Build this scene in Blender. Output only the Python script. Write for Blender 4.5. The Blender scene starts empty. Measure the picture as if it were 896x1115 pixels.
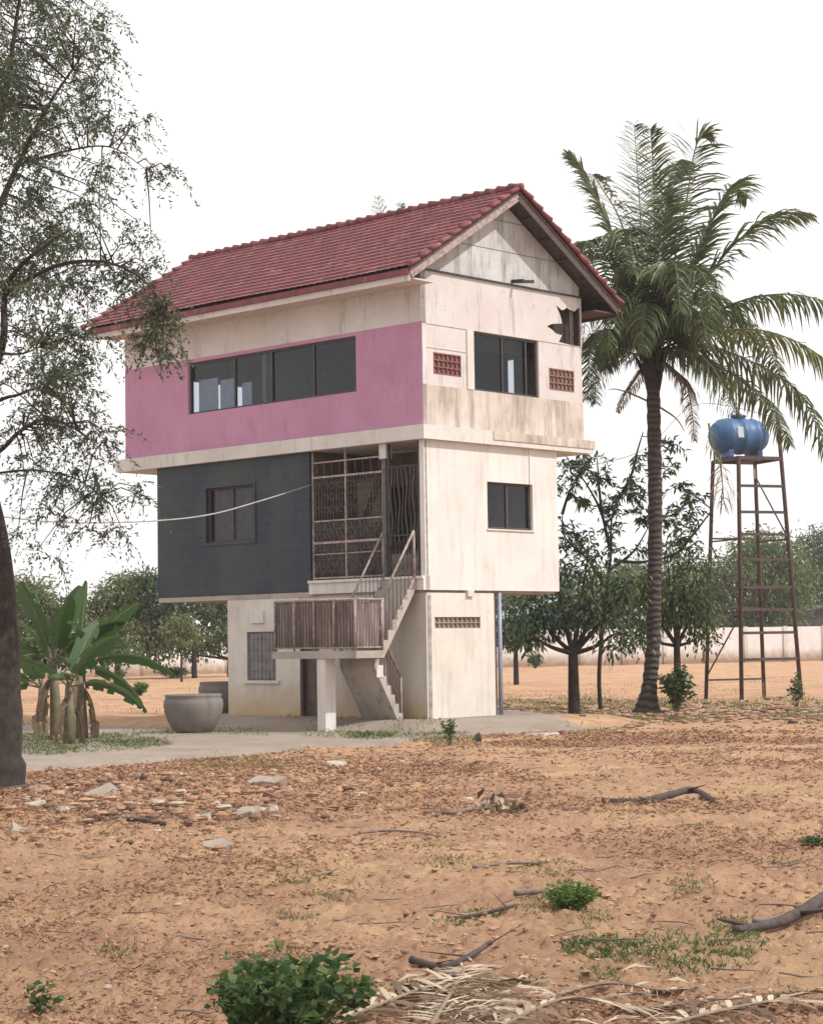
import bpy, math, random
import numpy as np
from mathutils import Vector, Matrix
from mathutils.geometry import tessellate_polygon
random.seed(7); rng = np.random.default_rng(7)
S = bpy.context.scene; COL = S.collection
R = math.radians

# ------------------------------------------------------------------ camera
F, PITCH, ROLL, HC = 2162.1, R(3.75), R(0.898), 1.504      # focal length in photo pixels (896 x 1115)
cam = bpy.data.cameras.new('camera'); co = bpy.data.objects.new('camera', cam); COL.objects.link(co)
cam.sensor_fit = 'VERTICAL'; cam.sensor_height = 24.0; cam.lens = F / 1115 * 24.0
cam.clip_start = 0.1; cam.clip_end = 3000
_fw = Vector((0, math.cos(PITCH), math.sin(PITCH))); _up = Vector((0, -math.sin(PITCH), math.cos(PITCH))); _rt = Vector((1, 0, 0))
c_, s_ = math.cos(ROLL), math.sin(ROLL)
rt = _rt * c_ - _up * s_; up = _rt * s_ + _up * c_
m = Matrix((rt, up, -_fw)).transposed().to_4x4(); m.translation = Vector((0, 0, HC))
co.matrix_world = m
S.camera = co

# ------------------------------------------------------------------ light
SUN_EL = R(47); SUN_AZ = Vector((0.93, -0.30, 0)).normalized()
S.world = bpy.data.worlds.new('World'); S.world.use_nodes = True
nt = S.world.node_tree; nt.nodes.clear()
out = nt.nodes.new('ShaderNodeOutputWorld'); bg = nt.nodes.new('ShaderNodeBackground')
sky = nt.nodes.new('ShaderNodeTexSky'); sky.sky_type = 'NISHITA'; sky.sun_disc = False
sky.sun_elevation = SUN_EL; sky.sun_rotation = math.atan2(SUN_AZ.x, SUN_AZ.y)
sky.air_density = 1.0; sky.dust_density = 1.5; sky.ozone_density = 1.0
tc = nt.nodes.new('ShaderNodeTexCoord'); mp = nt.nodes.new('ShaderNodeMapping'); mp.inputs['Scale'].default_value = (1.6, 1.6, 7)
nz = nt.nodes.new('ShaderNodeTexNoise'); nz.inputs['Scale'].default_value = 2.2; nz.inputs['Detail'].default_value = 6
cr = nt.nodes.new('ShaderNodeValToRGB'); cr.color_ramp.elements[0].position = .30; cr.color_ramp.elements[1].position = .50
cr.color_ramp.elements[0].color = (.25, .25, .25, 1)
mx = nt.nodes.new('ShaderNodeMixRGB'); mx.inputs[2].default_value = (12.4, 12.1, 12.0, 1)
L = nt.links.new
L(tc.outputs['Generated'], mp.inputs[0]); L(mp.outputs[0], nz.inputs['Vector']); L(nz.outputs[0], cr.inputs[0])
sx = nt.nodes.new('ShaderNodeSeparateXYZ'); mr = nt.nodes.new('ShaderNodeMapRange'); mr.inputs[1].default_value = .04; mr.inputs[2].default_value = .12; mr.interpolation_type = 'SMOOTHSTEP'
ma = nt.nodes.new('ShaderNodeMath'); ma.operation = 'MAXIMUM'
L(tc.outputs['Generated'], sx.inputs[0]); L(sx.outputs[2], mr.inputs[0]); L(mr.outputs[0], ma.inputs[0]); L(cr.outputs[0], ma.inputs[1]); L(ma.outputs[0], mx.inputs[0]); hz_ = nt.nodes.new('ShaderNodeMixRGB'); hz_.inputs[0].default_value = .75; hz_.inputs[2].default_value = (8.2, 10.2, 11.4, 1)
L(sky.outputs[0], hz_.inputs[1]); L(hz_.outputs[0], mx.inputs[1]); L(mx.outputs[0], bg.inputs[0]); L(bg.outputs[0], out.inputs[0])
bg.inputs[1].default_value = 0.085
sl = bpy.data.lights.new('sun', 'SUN'); sl.energy = 3.5; sl.angle = R(1.2); sl.color = (1, .955, .90)
so = bpy.data.objects.new('sun', sl); COL.objects.link(so)
sd = Vector((SUN_AZ.x * math.cos(SUN_EL), SUN_AZ.y * math.cos(SUN_EL), math.sin(SUN_EL)))
so.rotation_euler = sd.to_track_quat('Z', 'Y').to_euler()
S.view_settings.view_transform = 'Standard'; S.view_settings.look = 'None'; S.view_settings.gamma = 1
S.view_settings.exposure = 0.15

# ------------------------------------------------------------------ pixel -> world helpers (photo pixels)
def ray(px, py):
    X, Y = px - 448, py - 557.5
    Xr = X * c_ - Y * s_; Yr = X * s_ + Y * c_
    return (_fw * F + _rt * Xr - _up * Yr)
def at(px, py, y):
    d = ray(px, py); return Vector((0, 0, HC)) + d * (y / d.y)
ZG = -0.18
# house frame: local x along the gable face, local y along the long face
PSI = R(43.374); HX, HY = 0.252, 38.033
HROT = math.pi / 2 - PSI
HM = Matrix.Translation((HX, HY, 0)) @ Matrix.Rotation(HROT, 4, 'Z'); HMI = HM.inverted()
def sstep(t): t = min(1, max(0, t)); return t * t * (3 - 2 * t)
def gh(x, y):
    p = HMI @ Vector((x, y, 0))
    dx = max(-.5 - p.x, 0, p.x - 4.4); dy = max(-.7 - p.y, 0, p.y - 8.3)
    return ZG * sstep(math.hypot(dx, dy) / 1.3)
def gp(px, py, lift=0):
    d = ray(px, py); o = Vector((0, 0, HC)); z = ZG
    for _ in range(12):
        p = o + d * ((z - HC) / d.z); z = gh(p.x, p.y)
    p.z = z + lift; return p

# ------------------------------------------------------------------ materials
def mat(name):
    M = bpy.data.materials.new(name); M.use_nodes = True
    return M, M.node_tree, M.node_tree.nodes['Principled BSDF']
def N(t, kind, **kw):
    n = t.nodes.new(kind)
    for k, v in kw.items():
        if k in n.inputs: n.inputs[k].default_value = v
        else: setattr(n, k, v)
    return n
def coords(t, scale=(1, 1, 1), rot=(0, 0, 0)):
    a = N(t, 'ShaderNodeTexCoord'); b = N(t, 'ShaderNodeMapping'); b.inputs['Scale'].default_value = scale; b.inputs['Rotation'].default_value = rot
    t.links.new(a.outputs['Object'], b.inputs[0]); return b.outputs[0]
def noise(t, vec, scale, detail=5, rough=.6):
    n = N(t, 'ShaderNodeTexNoise', Scale=scale, Detail=detail, Roughness=rough); t.links.new(vec, n.inputs['Vector']); return n.outputs[0]
def ramp(t, fac, a, b):
    r = N(t, 'ShaderNodeMapRange'); r.inputs[1].default_value = a; r.inputs[2].default_value = b; t.links.new(fac, r.inputs[0]); return r.outputs[0]
def mix(t, fac, a, b):
    m_ = N(t, 'ShaderNodeMixRGB')
    if isinstance(fac, (int, float)): m_.inputs[0].default_value = fac
    else: t.links.new(fac, m_.inputs[0])
    for i, v in ((1, a), (2, b)):
        if isinstance(v, tuple): m_.inputs[i].default_value = (*v, 1)
        else: t.links.new(v, m_.inputs[i])
    return m_.outputs[0]
def mul(t, a, b):
    m_ = N(t, 'ShaderNodeMath', operation='MULTIPLY')
    for i, v in enumerate((a, b)):
        if isinstance(v, (int, float)): m_.inputs[i].default_value = v
        else: t.links.new(v, m_.inputs[i])
    return m_.outputs[0]
def bump(t, bs, h, strength=.3, dist=.02):
    b = N(t, 'ShaderNodeBump', Strength=strength, Distance=dist); t.links.new(h, b.inputs['Height']); t.links.new(b.outputs[0], bs.inputs['Normal'])
def plaster(name, base, stain, dark=(.10, .085, .07), s_amt=.55, d_amt=.7, streak=1.0, splash=None, rough=.9, seed=0.0, dlo=.60):
    M, t, b = mat(name)
    v = coords(t); off = N(t, 'ShaderNodeVectorMath', operation='ADD'); off.inputs[1].default_value = (seed, seed * .7, seed * 1.3); t.links.new(v, off.inputs[0]); v = off.outputs[0]
    big = ramp(t, noise(t, v, .9, 6, .65), .38, .68)
    c = mix(t, mul(t, big, s_amt), base, stain)
    sv = N(t, 'ShaderNodeMapping'); sv.inputs['Scale'].default_value = (3.2, 3.2, .45); t.links.new(v, sv.inputs[0])
    st = ramp(t, noise(t, sv.outputs[0], 1.6, 7, .7), dlo - .05, .72)
    c = mix(t, mul(t, st, d_amt * streak), c, dark)
    sp = ramp(t, noise(t, v, 5, 9, .8), .57, .72)
    c = mix(t, mul(t, sp, .5), c, dark)
    if splash:
        g = N(t, 'ShaderNodeSeparateXYZ'); t.links.new(coords(t), g.inputs[0])
        h = N(t, 'ShaderNodeMath', operation='ADD'); t.links.new(g.outputs[2], h.inputs[0]); t.links.new(mul(t, noise(t, v, 2.5, 6), -.8), h.inputs[1])
        c = mix(t, ramp(t, h.outputs[0], .35, -.45), c, splash)
    t.links.new(c, b.inputs['Base Color']); b.inputs['Roughness'].default_value = rough
    bump(t, b, noise(t, v, 22, 8, .7), .35, .012)
    return M
def simple(name, col, rough=.7, metal=0, var=.25, scale=6, bmp=.2, col2=None):
    M, t, b = mat(name); v = coords(t); n = noise(t, v, scale, 6, .65)
    c2 = col2 or tuple(x * (1 - var) for x in col)
    t.links.new(mix(t, ramp(t, n, .35, .65), col, c2), b.inputs['Base Color'])
    b.inputs['Roughness'].default_value = rough; b.inputs['Metallic'].default_value = metal
    bump(t, b, noise(t, v, scale * 5, 6), bmp, .01)
    return M
def leafmat(name, a, b_, c=None, transl=.35, rough=.5):
    M, t, b = mat(name)
    g = N(t, 'ShaderNodeNewGeometry'); col = mix(t, g.outputs['Random Per Island'], a, b_)
    if c: col = mix(t, ramp(t, g.outputs['Random Per Island'], .82, .9), col, c)
    t.links.new(col, b.inputs['Base Color']); b.inputs['Roughness'].default_value = rough
    b.inputs['Specular IOR Level'].default_value = .3
    tr = N(t, 'ShaderNodeBsdfTranslucent'); t.links.new(col, tr.inputs[0])
    ms = N(t, 'ShaderNodeMixShader'); ms.inputs[0].default_value = transl
    t.links.new(b.outputs[0], ms.inputs[1]); t.links.new(tr.outputs[0], ms.inputs[2])
    t.links.new(ms.outputs[0], t.nodes['Material Output'].inputs[0])
    return M
MT = {}
MT['pink'] = plaster('pink_paint', (.48, .245, .375), (.41, .20, .30), dark=(.28, .14, .19), s_amt=1, d_amt=.6, seed=3)
MT['upper_white'] = plaster('upper_wall_paint', (.62, .585, .565), (.50, .45, .43), s_amt=.8, d_amt=.5, seed=5)
MT['gable_panel'] = plaster('gable_panel_paint', (.57, .54, .52), (.53, .45, .435), s_amt=1, d_amt=.6, seed=11)
MT['sill_conc'] = plaster('stained_sill_concrete', (.60, .52, .47), (.40, .34, .27), dark=(.13, .10, .075), s_amt=.9, d_amt=.75, seed=2, dlo=.5)
MT['gable_tri'] = plaster('weathered_gable_board', (.52, .52, .52), (.34, .32, .30), dark=(.13, .11, .10), s_amt=1, d_amt=.9, seed=21, dlo=.54)
MT['slab'] = plaster('slab_edge_paint', (.62, .59, .56), (.47, .43, .39), s_amt=.7, d_amt=.5, seed=8)
MT['slab_dirty'] = plaster('slab_edge_mouldy', (.58, .50, .43), (.30, .24, .19), dark=(.10, .08, .06), s_amt=1, d_amt=.8, seed=4, dlo=.50)
MT['cream_ground'] = plaster('ground_gable_paint', (.64, .60, .545), (.54, .49, .43), dark=(.33, .27, .21), s_amt=.8, d_amt=.45, seed=19, dlo=.55)
MT['cream'] = plaster('cream_paint', (.67, .635, .60), (.60, .54, .51), dark=(.36, .29, .25), s_amt=.8, d_amt=.5, seed=9, dlo=.56)
MT['ground_wall'] = plaster('ground_wall_paint', (.58, .54, .48), (.48, .43, .37), dark=(.30, .25, .2), s_amt=.8, d_amt=.35, splash=(.42, .30, .17), seed=14)
MT['ground_left'] = plaster('ground_wall_paint_stained', (.64, .60, .555), (.47, .42, .37), dark=(.26, .22, .18), s_amt=.9, d_amt=.5, splash=(.45, .31, .16), seed=31)
MT['inner'] = simple('interior_plaster', (.30, .28, .26), .9)
MT['stairc'] = plaster('stair_concrete', (.42, .37, .33), (.30, .26, .23), dark=(.10, .08, .07), s_amt=.9, d_amt=.7, seed=41)
MT['rust'] = simple('rusty_steel', (.105, .068, .062), .8, 0, .5, 12, .5, (.05, .034, .032))
MT['rustpink'] = simple('faded_painted_steel', (.42, .34, .32), .7, 0, .5, 10, .4, (.20, .14, .12))
MT['rustsheet'] = simple('rusty_sheet', (.16, .095, .085), .85, 0, .5, 5, .5, (.07, .05, .05))
MT['mottled'] = simple('mottled_faded_sheet', (.30, .23, .21), .85, 0, .6, 5, .5, (.10, .06, .055))
MT['parapet'] = plaster('stained_rusty_parapet', (.36, .29, .27), (.22, .14, .12), dark=(.06, .04, .036), s_amt=1, d_amt=1, seed=61, dlo=.46)
MT['greyshutter'] = simple('faded_grey_shutter', (.24, .22, .24), .8, 0, .35, 6)
MT['hole_shade'] = simple('hole_shade_brown', (.055, .035, .030), .95, 0, .5, 5)  # near-black brown, paints the shade inside the gable hole
MT['darksteel'] = simple('dark_steel', (.06, .055, .055), .6, .3, .5, 8)
MT['grille'] = simple('grille_steel', (.17, .145, .145), .7, .1, .5, 14, .3, (.07, .06, .06))
MT['alu'] = simple('dark_window_frame', (.06, .055, .055), .45, .3, .2)
MT['terracotta'] = simple('terracotta_block', (.26, .11, .10), .85, 0, .4, 14)
MT['terra_grey'] = simple('faded_vent_block', (.27, .16, .13), .85, 0, .4, 14)
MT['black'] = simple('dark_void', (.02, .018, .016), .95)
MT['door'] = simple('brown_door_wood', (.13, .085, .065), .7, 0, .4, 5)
MT['tank'] = simple('blue_tank_plastic', (.02, .075, .22), .4, 0, .25, 3, .05)
MT['label'] = simple('tank_label', (.45, .52, .55), .6)
MT['jar'] = plaster('grey_jar_cement', (.20, .18, .165), (.13, .11, .10), dark=(.07, .06, .05), s_amt=.8, d_amt=.6, seed=6)
MT['tank'] = simple('blue_tank_plastic', (.03, .095, .24), .5, 0, .3, 3, .08, (.05, .12, .24))
MT['conc'] = plaster('old_concrete', (.29, .235, .19), (.20, .155, .125), dark=(.11, .09, .075), s_amt=.9, d_amt=.5, seed=12)
MT['chunk'] = plaster('rubble_concrete', (.33, .275, .225), (.23, .18, .145), dark=(.2, .16, .13), s_amt=.9, d_amt=.4, seed=15)
MT['whiteish'] = simple('pale_scrap', (.44, .37, .31), .8)
MT['bluepipe'] = simple('grey_blue_pipe', (.30, .32, .42), .5)
MT['bark'] = simple('dark_bark', (.048, .034, .029), .95, 0, .5, 7, 1.0, (.018, .013, .012))
MT['palmbark'] = None
MT['cable'] = simple('cable_sheath', (.42, .42, .40), .6)
MT['cableD'] = simple('dark_cable_sheath', (.16, .16, .16), .6)
MT['boundary'] = plaster('boundary_wall_paint', (.72, .68, .66), (.60, .55, .52), dark=(.3, .26, .23), s_amt=.7, d_amt=.5, splash=(.3, .2, .13), seed=50)
MT['blueshed'] = simple('blue_sheet_wall', (.06, .17, .38), .6, 0, .2, .8)
MT['greenshed'] = simple('green_sheet_roof', (.16, .28, .25), .6, 0, .2, .8)
MT['shedroof'] = simple('pale_sheet_roof', (.32, .40, .42), .5, 0, .2, 1.5)
MT['darkshed'] = simple('dark_shed_sheet', (.06, .055, .07), .7, 0, .4, 1.5)
MT['woodgrey'] = simple('weathered_branch', (.24, .18, .15), .9, 0, .5, 12, .6, (.11, .08, .065))
MT['wooddark'] = simple('dark_log', (.09, .065, .06), .9, 0, .5, 12, .8)
MT['leaf_left'] = leafmat('tamarind_leaf', (.055, .070, .042), (.10, .12, .065), (.17, .19, .10), .35)
MT['leaf_mango'] = leafmat('broad_dark_leaf', (.024, .046, .018), (.055, .092, .032), (.12, .155, .055), .25)
MT['leaf_mid'] = leafmat('mid_green_leaf', (.045, .075, .028), (.085, .125, .045), (.15, .18, .07), .3)
MT['leaf_pale'] = leafmat('pale_green_leaf', (.10, .13, .05), (.17, .20, .085), (.26, .26, .13), .35)
MT['leaf_far'] = leafmat('far_tree_leaf', (.085, .125, .04), (.15, .20, .07), (.21, .24, .09), .3)
MT['leaf_fardark'] = leafmat('far_dark_leaf', (.05, .08, .035), (.10, .14, .05), None, .2)
MT['leaf_bush'] = leafmat('weed_leaf', (.035, .075, .024), (.08, .135, .04), (.17, .22, .08), .35)
MT['leaf_lime'] = leafmat('bright_weed_leaf', (.075, .14, .035), (.15, .23, .06), None, .4)
MT['palm'] = leafmat('palm_leaflet', (.065, .092, .045), (.15, .185, .090), (.26, .28, .15), .3, .4)
MT['palmY'] = leafmat('yellowing_palm_leaflet', (.12, .14, .05), (.20, .21, .08), None, .35, .4)
MT['palmdead'] = leafmat('dead_palm_leaflet', (.22, .16, .10), (.38, .30, .20), None, .2, .8)
MT['dry'] = leafmat('dry_frond_leaflet', (.30, .22, .15), (.62, .52, .40), (.13, .09, .07), .1, .8)
MT['rachis'] = simple('frond_stalk', (.12, .13, .055), .6, 0, .3, 5)
MT['rachisdry'] = simple('dry_frond_stalk', (.26, .19, .14), .8, 0, .4, 9)
MT['banana'] = leafmat('banana_leaf', (.035, .085, .028), (.10, .16, .05), None, .4, .5)
MT['bananadead'] = leafmat('dry_banana_leaf', (.20, .14, .09), (.30, .22, .15), None, .2, .8)
MT['bananastem'] = simple('banana_stem', (.20, .16, .10), .7, 0, .6, 6, .3, (.08, .075, .04))
MT['grass'] = leafmat('grass_blade', (.07, .12, .03), (.16, .19, .06), (.30, .25, .12), .3)
MT['grass_green'] = leafmat('green_grass_blade', (.05, .10, .03), (.12, .16, .05), (.25, .22, .11), .3)
MT['litter'] = leafmat('leaf_litter', (.20, .10, .065), (.46, .27, .16), (.10, .06, .045), .1, .9)
# palm bark with rings
M, t, b = mat('palm_bark'); v = coords(t)
w = N(t, 'ShaderNodeTexWave', Scale=2.2, Distortion=7, Detail=5); w.bands_direction = 'Z'; t.links.new(v, w.inputs[0])
t.links.new(mix(t, w.outputs[1], (.032, .027, .025), (.085, .07, .062)), b.inputs['Base Color']); b.inputs['Roughness'].default_value = .95
bump(t, b, w.outputs[1], .8, .04); MT['palmbark'] = M
# dark blue-grey tiled wall
M, t, b = mat('slate_blue_tiles'); v = coords(t, rot=(R(90), 0, R(90)))
v0 = N(t, 'ShaderNodeTexCoord'); sp_ = N(t, 'ShaderNodeSeparateXYZ'); t.links.new(v0.outputs['Object'], sp_.inputs[0])
cb = N(t, 'ShaderNodeCombineXYZ'); t.links.new(sp_.outputs[1], cb.inputs[0]); t.links.new(sp_.outputs[2], cb.inputs[1])
br = N(t, 'ShaderNodeTexBrick', Scale=1.0); br.inputs['Brick Width'].default_value = .40; br.inputs['Row Height'].default_value = .2; br.inputs['Mortar Size'].default_value = .010; br.offset = 0.0
br.inputs['Color1'].default_value = (.028, .038, .055, 1); br.inputs['Color2'].default_value = (.034, .045, .062, 1); br.inputs['Mortar'].default_value = (.020, .026, .036, 1)
t.links.new(cb.outputs[0], br.inputs[0])
nn = ramp(t, noise(t, v0.outputs['Object'], .8, 6), .40, .62)
cc = mix(t, mul(t, nn, .8), br.outputs[0], (.050, .066, .060)); cc = mix(t, mul(t, ramp(t, noise(t, v0.outputs['Object'], 5, 8, .75), .58, .75), .5), cc, (.10, .105, .10))
t.links.new(cc, b.inputs['Base Color']); b.inputs['Roughness'].default_value = .6; b.inputs['Specular IOR Level'].default_value = .3
bump(t, b, br.outputs[1], -.25, .01); MT['slate'] = M
# roof tile
M, t, b = mat('red_roof_tile'); v = coords(t)
n1 = ramp(t, noise(t, v, 1.2, 6), .35, .7); n2 = ramp(t, noise(t, v, 14, 4), .3, .7)
c = mix(t, n1, (.21, .045, .052), (.14, .038, .046)); c = mix(t, mul(t, n2, .4), c, (.27, .085, .085))
vo = N(t, 'ShaderNodeTexVoronoi', Scale=1.0); t.links.new(coords(t, (4.6, 5.4, .01)), vo.inputs['Vector']); sc_ = N(t, 'ShaderNodeSeparateColor'); t.links.new(vo.outputs['Color'], sc_.inputs[0])
c = mix(t, mul(t, sc_.outputs[0], .55), c, (.095, .036, .045)); c = mix(t, mul(t, ramp(t, sc_.outputs[1], .75, 1), .5), c, (.30, .14, .13))
dk = ramp(t, noise(t, v, 2.2, 9, .78), .54, .74); c = mix(t, mul(t, dk, .75), c, (.06, .04, .042))
t.links.new(c, b.inputs['Base Color']); b.inputs['Roughness'].default_value = .8; bump(t, b, noise(t, v, 40), .2, .01); MT['tile'] = M
# glass
def glassmat(name, tint, gloss=.35):
    M, t, b = mat(name); t.nodes.remove(b)
    tr = N(t, 'ShaderNodeBsdfTransparent', Color=(*tint, 1)); gl = N(t, 'ShaderNodeBsdfGlossy', Roughness=.04, Color=(.75, .8, .85, 1))
    ms = N(t, 'ShaderNodeMixShader'); ms.inputs[0].default_value = gloss; t.links.new(tr.outputs[0], ms.inputs[1]); t.links.new(gl.outputs[0], ms.inputs[2])
    t.links.new(ms.outputs[0], t.nodes['Material Output'].inputs[0]); return M
MT['glass'] = glassmat('tinted_glass', (.50, .54, .60), .055)
MT['curtain'] = simple('pale_curtain', (.62, .68, .74), .9, 0, .2, 9)

# ------------------------------------------------------------------ mesh helpers
class MB:
    def __init__(s): s.v = []; s.f = []; s.m = []; s.sm = []
    def add(s, vs, fs, mi=0, smooth=False):
        o = len(s.v); s.v += [tuple(p) for p in vs]
        for f in fs: s.f.append([o + i for i in f]); s.m.append(mi); s.sm.append(smooth)
    def box(s, a, b, mi=0):
        x0, y0, z0 = a; x1, y1, z1 = b
        s.add([(x0, y0, z0), (x1, y0, z0), (x1, y1, z0), (x0, y1, z0), (x0, y0, z1), (x1, y0, z1), (x1, y1, z1), (x0, y1, z1)],
              [(0, 3, 2, 1), (4, 5, 6, 7), (0, 1, 5, 4), (1, 2, 6, 5), (2, 3, 7, 6), (3, 0, 4, 7)], mi)
    def beam(s, p, q, w, h=None, mi=0):
        h = h or w; p = Vector(p); q = Vector(q); d = (q - p).normalized()
        a = d.cross(Vector((0, 0, 1))); a = a.normalized() if a.length > 1e-3 else Vector((1, 0, 0)); b = a.cross(d)
        vs = [e + a * i * w / 2 + b * j * h / 2 for e in (p, q) for i, j in ((-1, -1), (1, -1), (1, 1), (-1, 1))]
        s.add(vs, [(0, 1, 2, 3), (4, 7, 6, 5), (0, 4, 5, 1), (1, 5, 6, 2), (2, 6, 7, 3), (3, 7, 4, 0)], mi)
    def tube(s, pts, rad, n=6, mi=0, smooth=True):
        pts = [Vector(p) for p in pts]; vs = []; prev = None
        if not hasattr(rad, '__len__'): rad = [rad] * len(pts)
        for i, p in enumerate(pts):
            d = (pts[min(i + 1, len(pts) - 1)] - pts[max(i - 1, 0)]).normalized()
            a = prev - d * prev.dot(d) if prev is not None else d.cross(Vector((.3, .2, 1)))
            if a.length < 1e-4: a = d.cross(Vector((1, 0, 0)))
            a.normalize(); prev = a; b = d.cross(a)
            for k in range(n):
                t_ = 2 * math.pi * k / n; vs.append(p + (a * math.cos(t_) + b * math.sin(t_)) * rad[i])
        fs = [(i * n + k, i * n + (k + 1) % n, (i + 1) * n + (k + 1) % n, (i + 1) * n + k) for i in range(len(pts) - 1) for k in range(n)]
        fs += [tuple(range(n))[::-1], tuple((len(pts) - 1) * n + k for k in range(n))]
        s.add(vs, fs, mi, smooth)
    def lathe(s, c, prof, n=24, mi=0, axis=None):
        vs = []; c = Vector(c); A = axis or Matrix.Identity(3)
        for r_, z in prof:
            for k in range(n):
                t_ = 2 * math.pi * k / n; vs.append(c + A @ Vector((r_ * math.cos(t_), r_ * math.sin(t_), z)))
        fs = [(i * n + k, i * n + (k + 1) % n, (i + 1) * n + (k + 1) % n, (i + 1) * n + k) for i in range(len(prof) - 1) for k in range(n)]
        s.add(vs, fs, mi, True)
    def build(s, name, mats, parent=None, loc=None):
        me = bpy.data.meshes.new(name); me.from_pydata(s.v, [], s.f)
        for k in (mats if isinstance(mats, (list, tuple)) else [mats]): me.materials.append(MT[k])
        me.polygons.foreach_set('material_index', s.m); me.polygons.foreach_set('use_smooth', s.sm); me.update()
        o = bpy.data.objects.new(name, me); COL.objects.link(o)
        if parent: o.parent = parent
        if loc is not None: o.location = loc
        return o
def tag(o, label=None, cat=None, group=None, kind=None):
    if label: o['label'] = label
    if cat: o['category'] = cat
    if group: o['group'] = group
    if kind: o['kind'] = kind
    return o
def thing(name, label, cat, loc=(0, 0, 0), rz=0, group=None):
    o = bpy.data.objects.new(name, None); COL.objects.link(o); o.location = loc; o.rotation_euler = (0, 0, rz)
    return tag(o, label, cat, group)
def unit(a): return a / np.maximum(np.linalg.norm(a, axis=1, keepdims=True), 1e-9)
def blades(name, P, D, Ln, W, mats, parent=None, droop=0.0, side=None, loc=(0, 0, 0), extra=None):
    """leaf blades: base point, direction, length, width -> one mesh of diamond leaves with a bend"""
    P = np.asarray(P, float) - np.array(loc); D = unit(np.asarray(D, float)); n = len(P)
    Ln = np.broadcast_to(Ln, (n,)).reshape(n, 1); W = np.broadcast_to(W, (n,)).reshape(n, 1)
    if side is None: side = unit(np.cross(D, rng.normal(size=(n, 3))))
    M1 = P + D * Ln * .45; D2 = unit(D + np.array([0, 0, -1]) * droop); T = M1 + D2 * Ln * .55
    V = np.stack([P, M1 + side * W / 2, T, M1 - side * W / 2], 1).reshape(-1, 3)
    me = bpy.data.meshes.new(name); me.vertices.add(4 * n); me.vertices.foreach_set('co', V.ravel().astype(np.float32))
    me.loops.add(4 * n); me.loops.foreach_set('vertex_index', np.arange(4 * n, dtype=np.int32))
    me.polygons.add(n); me.polygons.foreach_set('loop_start', np.arange(0, 4 * n, 4, dtype=np.int32)); me.polygons.foreach_set('loop_total', np.full(n, 4, dtype=np.int32))
    me.materials.append(MT[mats]); me.update(calc_edges=True)
    o = bpy.data.objects.new(name, me); COL.objects.link(o)
    if parent: o.parent = parent
    return o

# ------------------------------------------------------------------ ground
_TB = {}
def vnoise(x, y, seed):
    if seed not in _TB: _TB[seed] = np.random.default_rng(seed).random((256, 256))
    T = _TB[seed]
    xi = np.floor(x).astype(int); yi = np.floor(y).astype(int); fx = x - xi; fy = y - yi
    fx = fx * fx * (3 - 2 * fx); fy = fy * fy * (3 - 2 * fy)
    g = lambda a, b_: T[a % 256, b_ % 256]
    return (g(xi, yi) * (1 - fx) + g(xi + 1, yi) * fx) * (1 - fy) + (g(xi, yi + 1) * (1 - fx) + g(xi + 1, yi + 1) * fx) * fy
def fbm(x, y, seed, oct=4):
    s = 0; a = 1; t_ = 0
    for k in range(oct): s = s + a * vnoise(x * 2 ** k, y * 2 ** k, seed + k); t_ += a; a *= .55
    return s / t_
def bumpy(x, y):
    x = np.asarray(x, float); y = np.asarray(y, float)
    near = np.clip((33 - y) / 10, .25, 1)
    return ((fbm(x * .7, y * .7, 3) - .5) * .10 + (fbm(x * 3, y * 3, 9, 4) - .5) * .11 * near + np.maximum(fbm(x * 14, y * 14, 21, 3) - .5, 0) * .15 * near)
def onpad(x, y):
    p = HMI @ Vector((x, y, 0))
    return max(-1.5 - p.x, 0, p.x - 4.6, -1.0 - p.y, p.y - 8.5) <= 0
ys = np.concatenate([np.arange(5, 16, .05), np.arange(16, 40, .10), np.arange(40, 75, .5), np.array([75, 80, 90, 100, 115, 135, 160, 200, 300, 500, 900, 1500, 2500.])])
us = np.concatenate([[-8, -3, -1.2, -.6, -.4, -.3], np.linspace(-.27, .27, 330), [.3, .4, .6, 1.2, 3, 8]])
Yg, Ug = np.meshgrid(ys, us, indexing='ij'); Xg = Ug * Yg
_hx = (Xg - HX) * math.cos(-HROT) - (Yg - HY) * math.sin(-HROT); _hy = (Xg - HX) * math.sin(-HROT) + (Yg - HY) * math.cos(-HROT)
_d = np.hypot(np.maximum(np.maximum(-.5 - _hx, _hx - 4.4), 0), np.maximum(np.maximum(-.7 - _hy, _hy - 8.3), 0)) / 1.3
_t = np.clip(_d, 0, 1); GHm = ZG * _t * _t * (3 - 2 * _t)
padm = np.clip((np.hypot(np.maximum(np.maximum(-1.6 - _hx, _hx - 4.6), 0), np.maximum(np.maximum(-1 - _hy, _hy - 8.4), 0))) / .8, 0, 1)
Zg = GHm + bumpy(Xg, Yg) * np.clip(padm, .1, 1) - .025
me = bpy.data.meshes.new('ground'); nr, nc = Xg.shape
V = np.stack([Xg, Yg, Zg], 2).reshape(-1, 3); idx = np.arange(nr * nc).reshape(nr, nc)
Q = np.stack([idx[:-1, :-1], idx[:-1, 1:], idx[1:, 1:], idx[1:, :-1]], 2).reshape(-1, 4)
me.vertices.add(len(V)); me.vertices.foreach_set('co', V.ravel().astype(np.float32)); me.loops.add(Q.size); me.loops.foreach_set('vertex_index', Q.ravel().astype(np.int32))
me.polygons.add(len(Q)); me.polygons.foreach_set('loop_start', np.arange(0, Q.size, 4, dtype=np.int32)); me.polygons.foreach_set('loop_total', np.full(len(Q), 4, dtype=np.int32))
me.polygons.foreach_set('use_smooth', np.ones(len(Q), bool)); me.update(calc_edges=True)
M, t, b = mat('dry_orange_soil'); v = coords(t)
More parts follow.
